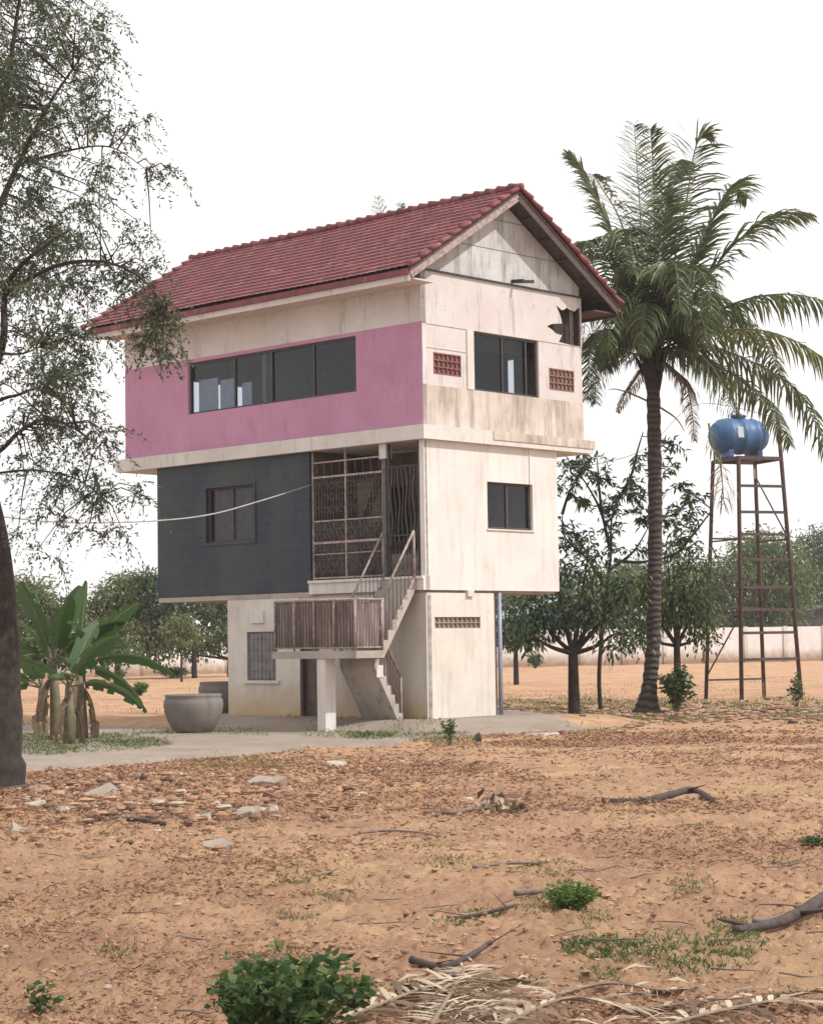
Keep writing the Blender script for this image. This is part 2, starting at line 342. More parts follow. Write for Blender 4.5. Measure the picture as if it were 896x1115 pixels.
n1 = ramp(t, noise(t, v, .35, 6, .62), .42, .60); n2 = ramp(t, noise(t, v, 2.2, 8, .7), .40, .62); n3 = ramp(t, noise(t, v, 14, 6, .7), .42, .66)
c = mix(t, n1, (.60, .38, .225), (.45, .26, .17)); c = mix(t, mul(t, n2, .75), c, (.31, .165, .11)); c = mix(t, mul(t, n3, .5), c, (.58, .40, .26))
n4 = ramp(t, noise(t, v, 38, 4, .7), .60, .72); c = mix(t, mul(t, n4, .7), c, (.15, .08, .055))
n5 = ramp(t, noise(t, v, .25, 6, .7), .50, .66); c = mix(t, mul(t, n5, .22), c, (.33, .29, .14))
t.links.new(c, b.inputs['Base Color']); b.inputs['Roughness'].default_value = 1; b.inputs['Specular IOR Level'].default_value = .1
bump(t, b, noise(t, v, 20, 11, .78), .9, .06); MT['soil'] = M; me.materials.append(M)
g = bpy.data.objects.new('ground', me); COL.objects.link(g); tag(g, kind='structure')
def gz(x, y): # surface height of the ground mesh, approx.
    p = HMI @ Vector((x, y, 0))
    pm = min(1, max(.1, math.hypot(max(-1.6 - p.x, 0, p.x - 4.6), max(-1 - p.y, 0, p.y - 8.4)) / .8))
    return gh(x, y) + float(bumpy(x, y)) * pm - .025

def inpoly(x, y, poly):
    c = False; j = len(poly) - 1
    for i in range(len(poly)):
        xi, yi = poly[i]; xj, yj = poly[j]
        if (yi > y) != (yj > y) and x < (xj - xi) * (y - yi) / (yj - yi) + xi: c = not c
        j = i
    return c
# concrete apron around the house
ap = [gp(*q) for q in ((-60, 789), (60, 789), (150, 787), (215, 785.5))] + [HM @ Vector(q) for q in ((2, 9.2, 0), (5.2, 8.6, 0), (5.4, 3, 0))] + [gp(*q) for q in ((650, 785), (612, 793), (560, 797), (520, 801), (470, 803), (440, 809), (395, 813), (330, 814), (270, 821), (200, 825), (130, 833), (60, 838), (-10, 842), (-60, 843))]
apl = [(p.x, p.y) for p in ap]
mb = MB(); st = .13; x0, x1 = min(p[0] for p in apl), max(p[0] for p in apl); y0, y1 = min(p[1] for p in apl), max(p[1] for p in apl)
nx, ny = int((x1 - x0) / st) + 1, int((y1 - y0) / st) + 1
vid = {}; cells = set((i, j) for i in range(nx) for j in range(ny) if inpoly(x0 + (i + .5) * st + .12 * math.sin(j * .9), y0 + (j + .5) * st + .10 * math.sin(i * .7 + j * .3), apl))
def av(i, j, low=False):
    k = (i, j, low)
    if k not in vid:
        jx, jy = (random.Random(i * 977 + j).uniform(-.03, .03), random.Random(i * 31 + j * 7).uniform(-.03, .03))
        x, y = x0 + i * st + jx, y0 + j * st + jy
        low = any((i + a_, j + b_) not in cells for a_ in (-1, 0) for b_ in (-1, 0))
        key = k
        vid[k] = len(mb.v); mb.v.append((x, y, gh(x, y) + .035 - (.09 if low else 0)))
    return vid[k]
for i, j in cells:
    mb.f.append([av(i, j), av(i + 1, j), av(i + 1, j + 1), av(i, j + 1)]); mb.m.append(0); mb.sm.append(True)
    continue
    for (di, dj, a, b_) in ((-1, 0, (0, 1), (0, 0)), (1, 0, (1, 0), (1, 1)), (0, -1, (0, 0), (1, 0)), (0, 1, (1, 1), (0, 1))):
        if (i + di, j + dj) not in cells:
            p, q = (i + a[0], j + a[1]), (i + b_[0], j + b_[1])
            mb.f.append([av(*p), av(*p, True), av(*q, True), av(*q)]); mb.m.append(0); mb.sm.append(False)
tag(mb.build('concrete_apron', 'conc'), kind='structure')

# ------------------------------------------------------------------ house
house = thing('house', 'narrow three-storey house, pink and white top floor wider than the floors below, red tiled roof', 'house', (HX, HY, 0), HROT)
def plane(pl, off):
    return {'L': lambda a, z, d: (off + d, a, z), 'G': lambda a, z, d: (a, off + d, z),
            'R': lambda a, z, d: (off - d, a, z), 'B': lambda a, z, d: (a, off - d, z)}[pl]
def rect(a0, a1, z0, z1): return [(a0, z0), (a1, z0), (a1, z1), (a0, z1)]
def panel(name, pl, off, outer, holes, th, material, parent=house, label=None):
    f = plane(pl, off); loops = [outer] + [list(h) for h in holes]; mb = MB(); vs = []
    tri = tessellate_polygon([[Vector((a, z, 0)) for a, z in lp] for lp in loops])
    flat = [p for lp in loops for p in lp]; n = len(flat)
    vs = [f(a, z, 0) for a, z in flat] + [f(a, z, th) for a, z in flat]
    fs = [tuple(t_) for t_ in tri] + [tuple(n + i for i in reversed(t_)) for t_ in tri]
    o = 0
    for lp in loops:
        k = len(lp)
        for i in range(k): fs.append((o + i, o + (i + 1) % k, n + o + (i + 1) % k, n + o + i))
        o += k
    mb.add(vs, fs)
    ob = mb.build(name, material, parent)
    import bmesh
    bm = bmesh.new(); bm.from_mesh(ob.data); bmesh.ops.recalc_face_normals(bm, faces=bm.faces); bm.to_mesh(ob.data); bm.free()
    if label: ob['label'] = label
    return ob
def fbox(mb, pl, off, a0, a1, z0, z1, d0, d1, mi=0):
    f = plane(pl, off); p, q = f(a0, z0, d0), f(a1, z1, d1)
    mb.box([min(x, y) for x, y in zip(p, q)], [max(x, y) for x, y in zip(p, q)], mi)
def window(pl, off, a0, a1, z0, z1, mull, label=None, glass=True, open_=(), fw=.045, dep=.07, sill=False, fmat='alu'):
    r = thing('window', None, None); r.parent = house; r.name = 'window'
    if label: r['label'] = label
    mb = MB()
    for (p, q, s, t_) in ((a0, a1, z0, z0 + fw), (a0, a1, z1 - fw, z1)): fbox(mb, pl, off, p, q, s, t_, dep, dep + .06)
    xs = [a0] + list(mull) + [a1]
    for k, x in enumerate(xs):
        l_, h_ = (x, x + fw) if k == 0 else ((x - fw, x) if k == len(xs) - 1 else (x - fw / 2, x + fw / 2))
        fbox(mb, pl, off, l_, h_, z0 + fw, z1 - fw, dep - .003, dep + .055)
    mb.build('frame', fmat, r)
    for k in range(len(xs) - 1):
        if k in open_: continue
        g_ = MB(); dd = dep + .02 + .015 * (k % 2); f = plane(pl, off)
        g_.add([f(xs[k] + .02, z0 + .03, dd), f(xs[k + 1] - .02, z0 + .03, dd), f(xs[k + 1] - .02, z1 - .03, dd), f(xs[k] + .02, z1 - .03, dd)], [(0, 1, 2, 3)])
        g_.build('pane', 'glass', r)
    return r
W3, L3, W2, L2, W1, L1 = 4.95, 9.12, 4.03, 8.02, 2.0, 5.75
TH = .12
# --- top storey
panel('long_wall', 'L', 0, rect(0, L3, 5.68, 7.69), [rect(1.8, 6.95, 6.5, 7.62)], TH, 'pink', label='pink painted band of the long wall')
panel('long_wall', 'L', -.004, rect(.0, L3, 7.692, 8.9), [], TH, 'upper_white', label='off-white band under the eave')
r = window('L', 0, 1.8, 6.95, 6.5, 7.62, [3.08, 4.35, 5.5], label='long dark ribbon window in the pink wall')
mb = MB(); fbox(mb, 'L', 0, 5.62, 6.12, 6.53, 7.18, .2, .215); fbox(mb, 'L', 0, 6.2, 6.82, 6.53, 7.25, .2, .215); fbox(mb, 'L', 0, 5.12, 5.42, 6.53, 7.05, .2, .215)
mb.build('curtain', 'curtain', r)
panel('gable_wall', 'G', 0, rect(.004, W3, 5.68, 6.47), [], TH, 'sill_conc', label='stained concrete band below the gable window')
panel('gable_wall', 'G', .012, rect(TH, W3 - .003, 6.473, 7.655), [rect(.34, 1.12, 6.71, 7.11), rect(1.5, 3.52, 6.474, 7.654), rect(3.86, 4.66, 6.69, 7.12)], TH - .01, 'gable_panel', label='pinkish middle band of the gable wall')
panel('gable_wall', 'G', 0, rect(.004, W3, 7.66, 8.70), [[(4.91, 7.67), (4.55, 7.675), (4.18, 7.70), (4.29, 7.85), (4.08, 7.87), (3.98, 7.93), (3.80, 7.99), (3.98, 8.06), (4.29, 8.10), (4.27, 8.20), (4.22, 8.31), (4.10, 8.47), (4.20, 8.43), (4.30, 8.38), (4.40, 8.41), (4.46, 8.46), (4.58, 8.42), (4.73, 8.40), (4.80, 8.46), (4.91, 8.51)]], .02, 'gable_panel', label='pinkish board panel with a jagged hole at its right end')
mb = MB(); fbox(mb, 'G', 0, .001, TH, 6.474, 7.656, -.006, -.001); mb.build('corner_strip', 'upper_white', house)
mb = MB()
fbox(mb, 'G', 0, 1.30, 1.499, 6.474, 7.655, -.012, .03); fbox(mb, 'G', 0, .02, 1.28, 7.20, 7.215, -.001, .03)
mb.build('wall_strip', 'upper_white', house)
window('G', 0, 1.5, 3.52, 6.475, 7.655, [2.44, 3.18], label='gable window with one open dark leaf', open_=(2,))
def lattice(pl, off, a0, a1, z0, z1, nx, nz_, material, label):
    mb = MB(); t_ = .024
    for i in range(nx + 1):
        a = a0 + (a1 - a0) * i / nx; fbox(mb, pl, off, a - t_ / 2, a + t_ / 2, z0, z1, .01, .09)
    for j in range(nz_ + 1):
        z = z0 + (z1 - z0) * j / nz_; fbox(mb, pl, off, a0 - t_ / 2, a1 + t_ / 2, z - t_ / 2, z + t_ / 2, .007, .087)
    for i in range(nx):
        for j in range(nz_):
            ca = a0 + (a1 - a0) * (i + .5) / nx; cz = z0 + (z1 - z0) * (j + .5) / nz_; f = plane(pl, off); h_ = (z1 - z0) / nz_ / 2; w_ = (a1 - a0) / nx / 2
            mb.beam(f(ca - w_, cz - h_, .05), f(ca + w_, cz + h_, .05), .016, .05); mb.beam(f(ca - w_, cz + h_, .053), f(ca + w_, cz - h_, .053), .016, .05)
    o = mb.build('vent_block', material, house); o['label'] = label
lattice('G', .0, .34, 1.12, 6.71, 7.11, 6, 3, 'terracotta', 'red terracotta vent block left of the gable window')
lattice('G', .0, 3.86, 4.66, 6.69, 7.12, 6, 3, 'terra_grey', 'faded brown vent block right of the gable window')
# gable triangle above
def roofz(x): return 10.56 - .615 * abs(x - 2.475)
panel('gable_board', 'G', .03, [(.02, 8.725), (W3 - .02, 8.725), (W3 - .02, roofz(W3) - .1), (2.475, 10.42), (.02, roofz(0) - .1)], [], .03, 'gable_tri', label='weathered grey gable boards')
mb = MB(); fbox(mb, 'G', 0, -.02, W3 + .02, 8.70, 8.73, -.05, .03); mb.build('flashing_strip', 'darksteel', house)
mb = MB(); fbox(mb, 'G', .03, .3, 4.6, 9.38, 9.392, -.004, .01); fbox(mb, 'G', .03, 1.2, 3.4, 10.0, 10.012, -.004, .01); mb.build('board_joint', 'rustsheet', house)
mb = MB(); mb.beam((2.75, -.05, 8.79), (3.25, -.12, 8.84), .05, .06); mb.beam((2.74, .03, 8.80), (2.78, -.25, 8.78), .05, .07); mb.build('bracket', 'darksteel', house)
panel('rear_wall', 'R', W3 - .001, rect(.16, L3, 5.68, 8.9), [rect(1.8, 3.4, 6.6, 7.6), rect(5, 7, 6.6, 7.6)], TH, 'upper_white')
panel('end_wall', 'B', L3 - .002, [(.01, 5.68), (W3 - .01, 5.68), (W3 - .01, 8.95), (2.475, 10.4), (.01, 8.95)], [rect(1.2, 3.6, 6.6, 7.6)], TH, 'upper_white')
mb = MB(); mb.box((W3 - .05, .026, 5.69), (W3 - .003, .158, 8.9)); mb.build('shade_corner_filler', 'door', house)  # fills the wall corner, coloured dark to paint shade at the hole's edge
mb = MB(); mb.box((TH + .01, .03, 8.60), (W3 - TH - .01, L3 - .15, 8.64)); mb.build('ceiling', 'inner', house)
mb = MB(); mb.box((TH + .01, 4.6, 5.69), (3.2, 4.7, 8.58)); mb.build('partition_wall', 'inner', house)
# slab under top storey
mb = MB(); mb.box((-.13, -.13, 5.40), (W3 + .16, L3 + .2, 5.676)); mb.build('floor_slab', 'slab', house)
mb = MB(); mb.box((1.9, -.150, 5.50), (W3 + .18, -.133, 5.672)); mb.build('slab_stain_strip', 'slab_dirty', house)
mb = MB(); mb.box((1.2, .5, 7.4), (W3 - TH - .02, .54, 8.59)); mb.box((3.7, .13, 7.4), (3.74, .5, 8.59)); mb.box((3.9, 1.2, 5.69), (3.94, 4.5, 8.59)); mb.build('hole_light_block', 'door', house)  # added brown boards that block light so the hole looks dark
mb = MB(); mb.box((3.2, .16, 7.66), (4.898, .19, 8.59)); mb.build('hole_shade_sheet', 'hole_shade', house)  # dark sheet added behind the hole in place of inner shade
mb = MB(); mb.box((3.2, .03, 7.662), (3.23, .158, 8.59)); mb.build('hole_shade_side', 'hole_shade', house)  # added dark cheek, keeps stray light out of the hole
mb = MB(); mb.box((4.87, .027, 7.662), (4.897, .158, 8.59)); mb.build('hole_shade_side', 'hole_shade', house)  # matching added cheek on the right
mb = MB(); mb.box((4.60, .03, 7.68), (4.64, .068, 8.58)); mb.build('hole_batten', 'door', house)
# --- middle storey
panel('long_wall', 'L', 0, rect(3.18, L2, 2.56, 5.398), [rect(4.86, 6.37, 3.68, 4.85)], TH, 'slate', label='dark blue-grey tiled wall')
mb = MB()
for a, b_, c, d in ((4.80, 6.43, 3.62, 3.68), (4.80, 6.43, 4.85, 4.90), (4.80, 4.86, 3.68, 4.85), (6.37, 6.43, 3.68, 4.85)): fbox(mb, 'L', 0, a, b_, c, d, -.02, .05)
mb.build('window_trim', 'slate', house)
r = window('L', 0, 4.86, 6.37, 3.68, 4.85, [5.6], label='two-leaf window with reddish shutters in the blue-grey wall', fmat='rust')
mb = MB(); fbox(mb, 'L', 0, 4.9, 5.58, 3.72, 4.8, .14, .16); fbox(mb, 'L', 0, 5.63, 6.32, 3.72, 4.8, .14, .16); mb.build('shutter', 'rustsheet', r)
panel('gable_wall', 'G', 0, rect(0, W2, 2.50, 5.398), [rect(1.83, 3.23, 3.73, 4.67)], TH, 'cream', label='cream painted gable wall of the middle floor')
window('G', 0, 1.83, 3.23, 3.73, 4.67, [2.5], label='dark two-pane window in the cream wall', fmat='rust')
mb = MB(); fbox(mb, 'G', 0, 3.13, 3.165, 4.67, 5.39, -.02, -.001); mb.build('wall_conduit', 'cream', house)
mb = MB(); fbox(mb, 'G', 0, 1.80, 3.26, 3.70, 3.727, -.03, .04); mb.build('window_sill', 'cream', house)
panel('rear_wall', 'R', W2 - .001, rect(.125, L2, 2.56, 5.398), [], TH, 'cream')
panel('end_wall', 'B', L2 - .001, rect(.125, W2 - .125, 2.56, 5.398), [], TH, 'cream')
mb = MB(); mb.box((.01, .12, 2.45), (W2 - .01, L2 - .01, 2.55)); mb.build('floor_slab', 'stairc', house)
mb = MB(); mb.box((-.06, .0, 2.50), (.12, 3.175, 2.775)); mb.box((-.10, -.002, 2.72), (-.0605, 3.17, 2.772)); mb.build('balcony_edge', 'cream', house)
mb = MB(); mb.box((.125, .125, 2.60), (1.5, 3.17, 2.76)); mb.build('balcony_floor', 'stairc', house)
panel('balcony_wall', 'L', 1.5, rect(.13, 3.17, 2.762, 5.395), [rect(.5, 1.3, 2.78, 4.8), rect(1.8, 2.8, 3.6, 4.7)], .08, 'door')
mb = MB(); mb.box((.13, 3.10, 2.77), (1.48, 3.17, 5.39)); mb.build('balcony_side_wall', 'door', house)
mb = MB(); mb.box((-.02, 1.0, 5.10), (.16, 1.18, 5.398)); mb.build('beam_stub', 'slab', house)
mb = MB(); mb.beam((.05, 1.09, 2.775), (.05, 1.09, 5.10), .09, .09); mb.build('balcony_post', 'grille', house)
# security grille
gr = thing('security_grille', None, None); gr.parent = house
mb = MB()
for z, w_ in ((5.16, .03), (4.86, .04), (3.97, .03), (3.53, .05), (3.30, .02), (2.82, .03)): mb.beam((.06, 1.14, z), (.06, 3.14, z), .03, w_)
for y in (1.16, 2.2, 3.14): mb.beam((.06, y, 2.78), (.06, y, 5.39), .035, .035)
mb.build('frame', 'rustpink', gr)
rr = random.Random(5); mb = MB()
for k in range(46):
    y = 1.19 + k * .0425
    for za, zb in ((2.84, 3.50), (3.56, 3.95), (3.99, 4.84)):
        if zb > 4.5 and k % 2: continue
        pts = [(.06 + .0 * i, y + (.020 * math.sin(i * 1.6 + k) if k % 2 else 0), za + (zb - za) * i / 7) for i in range(8)]
        mb.tube(pts, .008, 4)
    if k % 3 == 0:
        for zc in (3.0, 3.15, 3.33, 3.76, 4.2, 4.45, 4.68): mb.tube([(.055, y + .045 * math.cos(a), zc + .06 * math.sin(a)) for a in np.linspace(0, 5.2, 9)], .007, 4)
for k in range(9):
    y = 1.25 + k * .22; mb.tube([(.05, y, 4.88), (.05, y + .02, 5.14)], .008, 4)
mb.build('scroll_bars', 'grille', gr)
gt = thing('folding_gate', None, None); gt.parent = house
mb = MB()
for y in (.03, .16, .98, 1.04): mb.beam((.05, y, 2.78), (.05, y, 5.38), .05, .06)
for z in (5.2, 4.92, 3.58): mb.beam((.05, .05, z), (.05, 1.02, z), .04, .035)
mb.build('frame', 'darksteel', gt)
mb = MB()
for k in range(8):
    y = .22 + k * .1; pts = [(.04, y + .028 * math.sin(i * .9 + k * 1.1), 3.35 + 1.55 * i / 11) for i in range(12)]; mb.tube(pts, .013 if k % 2 else .008, 4)
    mb.tube([(.04, y, 2.9), (.04, y, 3.3)], .008, 4)
mb.build('scroll_bars', 'grille', gt)
mb = MB(); mb.box((.042, .19, 2.80), (.052, .96, 3.22)); mb.build('kick_plate', 'grille', gt)
mb = MB()                                                    # worn timber, hanging cloths inside the grille
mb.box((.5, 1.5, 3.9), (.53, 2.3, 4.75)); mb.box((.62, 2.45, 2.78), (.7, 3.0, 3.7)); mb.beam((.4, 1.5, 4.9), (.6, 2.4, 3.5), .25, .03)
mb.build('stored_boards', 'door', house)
# --- ground storey
panel('long_wall', 'L', 0.02, rect(.0, 2.98, -.3, 2.448), [], TH, 'ground_wall')
panel('long_wall', 'L', .02, rect(3.55, L1, -.3, 2.448), [rect(4.27, 5.15, .76, 1.77)], TH, 'ground_left', label='stained wall left of the door')
panel('gable_wall', 'G', 0.022, rect(.14, W1, -.3, 2.448), [rect(.26, 1.58, 1.76, 1.98)], TH, 'cream_ground', label='cream wall with a low vent at the corner')
mb = MB(); mb.box((-.0, .0, -.3), (.139, .018, 2.40)); mb.build('corner_plaster', 'cream', house)
panel('rear_wall', 'R', W1, rect(.145, L1, -.3, 2.448), [], .1, 'ground_wall')
panel('end_wall', 'B', L1, rect(.145, W1 - .105, -.3, 2.448), [], .1, 'ground_wall')
lattice('G', .03, .26, 1.58, 1.76, 1.98, 10, 2, 'conc', 'low two-row vent block near the top of the ground floor wall')
mb = MB(); mb.box((.2, .2, 1.6), (1.7, .22, 2.1)); mb.build('vent_shade_sheet', 'black', house)  # black sheet put in for the darkness behind the vent
r = window('L', .02, 4.27, 5.15, .76, 1.77, [4.71], label='barred ground floor window with closed grey shutters', fmat='grille', dep=.02)
mb = MB(); fbox(mb, 'L', .02, 4.31, 4.69, .80, 1.73, .022, .036); fbox(mb, 'L', .02, 4.73, 5.11, .80, 1.73, .022, .036); mb.build('shutter', 'greyshutter', r)
mb = MB(); fbox(mb, 'L', .02, 4.15, 5.25, .70, .755, -.05, .05); mb.build('sill', 'slab', r)
mb = MB()
for k in range(7): fbox(mb, 'L', .02, 4.36 + k * .118, 4.372 + k * .118, .78, 1.75, .015, .03)
for k in range(4): fbox(mb, 'L', .02, 4.29, 5.13, .95 + k * .22, .96 + k * .22, .012, .027)
mb.build('window_bars', 'grille', r)
d_ = thing('door', None, None); d_.parent = house; d_['label'] = 'dark brown door under the stair landing'
mb = MB(); mb.box((.14, 3.0, -.02), (.18, 3.53, 2.1)); mb.build('door_leaf', 'door', d_)
mb = MB(); mb.box((.03, 2.982, -.05), (.12, 3.04, 2.15)); mb.box((.03, 3.49, -.05), (.12, 3.548, 2.15)); mb.box((.03, 3.042, 2.1), (.12, 3.488, 2.15)); mb.build('door_frame', 'rust', d_)
mb = MB(); mb.box((.03, 2.985, 2.16), (.13, 3.545, 2.447)); mb.build('door_lintel', 'ground_wall', house)
mb = MB(); mb.tube([(2.20, .06, -.2), (2.20, .06, 2.46)], .045, 10); mb.build('drain_pipe', 'bluepipe', house)
mb = MB(); mb.beam((2.09, .12, -.2), (2.09, .12, 2.46), .07, .07); mb.build('support_post', 'rust', house)
mb = MB(); mb.box((1.18, -.03, 2.38), (1.36, .14, 2.497)); mb.build('junction_box', 'upper_white', house)
mb = MB(); mb.box((-.02, 4.6, 1.95), (.019, 5.0, 2.2)); mb.build('wall_box', 'cream', house)
# --- roof
def slope(sign, name):
    mb = MB(); y0_, y1_ = -.46, 9.58; per = .185; ny_ = int((y1_ - y0_) / per * 6); rows = 17; EX = 3.28; vs = []; 
    rl = EX / rows; k = 0; xs_ = []
    for i in range(rows): xs_ += [(i * rl, .0 + .032 if i else .02), ((i + 1) * rl - .004, .034 - .034 + .034)]
    # each course is a small ramp lifted at its lower edge
    prof = []
    for i in range(rows): prof += [(i * rl, .0), ((i + 1) * rl, .036)]
    for (dx, lift) in prof:
        for j in range(ny_ + 1):
            y = y0_ + (y1_ - y0_) * j / ny_; wv = .014 * abs(math.sin(math.pi * (y - y0_) / per)) ** .7
            vs.append((2.475 + sign * dx, y, 10.60 - .615 * dx + lift + wv + .012 * math.sin(y * .9 + dx)))
    w_ = ny_ + 1; fs = []
    for i in range(len(prof) - 1):
        for j in range(ny_):
            q = (i * w_ + j, i * w_ + j + 1, (i + 1) * w_ + j + 1, (i + 1) * w_ + j); fs.append(q if sign > 0 else q[::-1])
    mb.add(vs, fs)
    o = mb.build(name, 'tile', house); return o
slope(-1, 'roof_slope'); slope(1, 'roof_slope')
mb = MB()
for s in (-1, 1):   # roof deck (underside)
    a = (2.475, -.44, 10.55); f_ = []
    e = (2.475 + s * 3.25, 10.55 - .615 * 3.25)
    vs = [(2.475, -.44, 10.56), (e[0], -.44, e[1] + .01), (e[0], 9.56, e[1] + .01), (2.475, 9.56, 10.56), (2.475, -.44, 10.50), (e[0], -.44, e[1] - .05), (e[0], 9.56, e[1] - .05), (2.475, 9.56, 10.50)]
    mb.add(vs, [(0, 1, 2, 3), (4, 7, 6, 5), (0, 4, 5, 1), (2, 6, 7, 3), (1, 5, 6, 2)])
mb.build('roof_deck', 'rust', house)
mb = MB()
k = 0; y = -.52
while y < 9.5:
    mb.tube([(2.475, y, 10.63), (2.475, y + .16, 10.645), (2.475, y + .33, 10.665)], [.07, .068, .082], 10); y += .31
mb.build('ridge_tiles', 'tile', house)
for s in (-1, 1):
    for yy in (-.47, 9.6):
        mb = MB()
        for k in range(11):
            d0 = .05 + k * .295; p = Vector((2.475 + s * d0, yy, 10.625 - .615 * d0)); q = Vector((2.475 + s * (d0 + .30), yy, 10.66 - .615 * (d0 + .30)))
            mb.tube([p, (p + q) / 2, q], [.038, .046, .064], 8)
        mb.build('verge_tiles', 'tile', house)
for s in (-1, 1):
    mb = MB(); e = 2.475 + s * 3.2; z = 10.56 - .615 * 3.2
    mb.box((min(e, e + s * .03), -.40, z - .26), (max(e, e + s * .03), 9.50, z - .04))
    mb.build('fascia', 'gable_panel' if s < 0 else 'rust', house)
    mb = MB()
    mb.box((min(e + s * .032, e + s * .08), -.42, z - .14), (max(e + s * .032, e + s * .08), 9.52, z - .03)); mb.build('gutter', 'tile', house)
    mb = MB(); x0_, x1_ = sorted((e - s * .01, (W3 + .01) if s > 0 else -.01)); mb.box((x0_, -.35, z - .20), (x1_, 9.45, z - .17)); mb.build('soffit', 'gable_panel' if s < 0 else 'rust', house)
for s in (-1, 1):
    for yy in (-.41, 9.5):
        mb = MB(); mb.beam((2.475, yy, 10.43), (2.475 + s * 3.2, yy, 10.43 - .615 * 3.2), .03, .15)
        mb.build('barge_board', 'rust' if s > 0 else 'rustpink', house)
for s in (-1, 1):
    for k in range(1, 6):
        x = 2.475 + s * k * .58; mb = MB(); mb.beam((x, -.4, roofz(x) - .1), (x, .02, roofz(x) - .1), .05, .06); mb.build('purlin_end', 'rust', house)
# --- stairs
st_ = thing('staircase', None, None); st_.parent = house; st_['label'] = 'concrete outside stair with rusty railings'
mb = MB(); mb.box((-1.75, .16, 1.22), (-1.0, 2.45, 1.36)); mb.box((-1.0, 1.1, 1.22), (.015, 2.45, 1.36)); mb.build('landing', 'stairc', st_)
def flight(x0_, z0_, x1_, z1_, ya, yb, steps, name, waist=.12):
    mb = MB(); n = steps; pr = []
    for i in range(n):
        xa = x0_ + (x1_ - x0_) * i / n; xb = x0_ + (x1_ - x0_) * (i + 1) / n; za = z0_ + (z1_ - z0_) * i / n; zb = z0_ + (z1_ - z0_) * (i + 1) / n
        pr += [(xa, zb), (xb, zb)]
    top = [(x0_, z0_)] + pr
    dx, dz = x1_ - x0_, z1_ - z0_; l_ = math.hypot(dx, dz); nxv, nzv = -dz / l_ * (1 if dx > 0 else -1) * -1, -abs(dx) / l_
    bot = [(x1_ + nxv * waist * 0, z1_ - waist * l_ / abs(dx)), (x0_, z0_ - waist * l_ / abs(dx))]
    poly = top + bot; m_ = len(poly)
    tri = tessellate_polygon([[Vector((a, z, 0)) for a, z in poly]])
    vs = [(a, ya, z) for a, z in poly] + [(a, yb, z) for a, z in poly]
    fs = [tuple(t_) for t_ in tri] + [tuple(m_ + i for i in reversed(t_)) for t_ in tri] + [(i, (i + 1) % m_, m_ + (i + 1) % m_, m_ + i) for i in range(m_)]
    mb.add(vs, fs); o = mb.build(name, 'stairc', st_)
    import bmesh
    bm = bmesh.new(); bm.from_mesh(o.data); bmesh.ops.recalc_face_normals(bm, faces=bm.faces); bm.to_mesh(o.data); bm.free()
flight(-.25, -.02, -1.0, 1.22, .42, 1.35, 7, 'flight', .10)
flight(-1.0, 1.36, -.07, 2.70, .18, 1.05, 7, 'flight', .09)
mb = MB(); mb.box((-1.72, 1.02, -.35), (-1.45, 1.24, 1.218)); mb.build('column', 'cream', st_)
def rail(name, p, q, n, top=.96, low=.06, sheet=False, mats=('rustpink', 'rust'), br=.007, posts=3):
    p, q = Vector(p), Vector(q); r_ = thing(name, None, None); r_.parent = st_; mb = MB()
    u = Vector((0, 0, 1)); mb.tube([p + u * top, q + u * top], .024, 6); mb.tube([p + u * low, q + u * low], .016, 6)
    for k in range(posts): a = p.lerp(q, k / (posts - 1)); mb.tube([a, a + u * top], .022, 6)
    mb.build('rail_frame', mats[0], r_)
    mb = MB()
    for k in range(n):
        a = p.lerp(q, (k + .5) / n); j = rr.uniform(-.012, .012); dirn = (q - p).normalized()
        mb.tube([a + u * low, a + u * (low + (top - low) * .35) + dirn * j, a + u * (low + (top - low) * .7) - dirn * j, a + u * top], br, 4)
    mb.build('balusters', mats[1], r_)
    if sheet:
        s_b = MB(); nrm = (q - p).normalized().cross(u) * -.03
        for z0_, z1_, k0, k1 in sheet: a, b2 = p.lerp(q, k0) + nrm, p.lerp(q, k1) + nrm; s_b.add([a + u * z0_, b2 + u * z0_, b2 + u * z1_, a + u * z1_, a + u * z0_ + nrm * .2, b2 + u * z0_ + nrm * .2, b2 + u * z1_ + nrm * .2, a + u * z1_ + nrm * .2], [(0, 1, 2, 3), (4, 7, 6, 5), (0, 4, 5, 1), (1, 5, 6, 2), (2, 6, 7, 3), (3, 7, 4, 0)])
        s_b.build('rusty_sheet', 'parapet', r_)
rail('landing_railing', (-1.7, .22, 1.36), (-1.02, .20, 1.36), 9, posts=2, sheet=[(.06, .90, .02, .95)])
rail('landing_railing', (-1.7, 2.42, 1.36), (-1.7, .24, 1.36), 26, sheet=[(.05, .93, .01, .985)], posts=5, br=.009)
rail('landing_railing', (-1.66, 2.42, 1.36), (-.1, 2.42, 1.36), 18, posts=3)
rail('flight_railing', (-.98, .20, 1.40), (-.1, .20, 2.68), 8, posts=2)
rail('flight_railing', (-.98, 1.03, 1.40), (-.1, 1.03, 2.68), 8, posts=2)
rail('flight_railing', (-1.0, .44, 1.24), (-.27, .44, .04), 9, top=.80, posts=2, sheet=[(.12, .5, .1, .55)])
rail('flight_railing', (-1.0, 1.33, 1.24), (-.27, 1.33, .04), 6, top=.80, posts=2)
mb = MB(); mb.box((-.96, .405, .85), (-.78, .418, 1.08)); mb.build('pale_board', 'slab', st_)

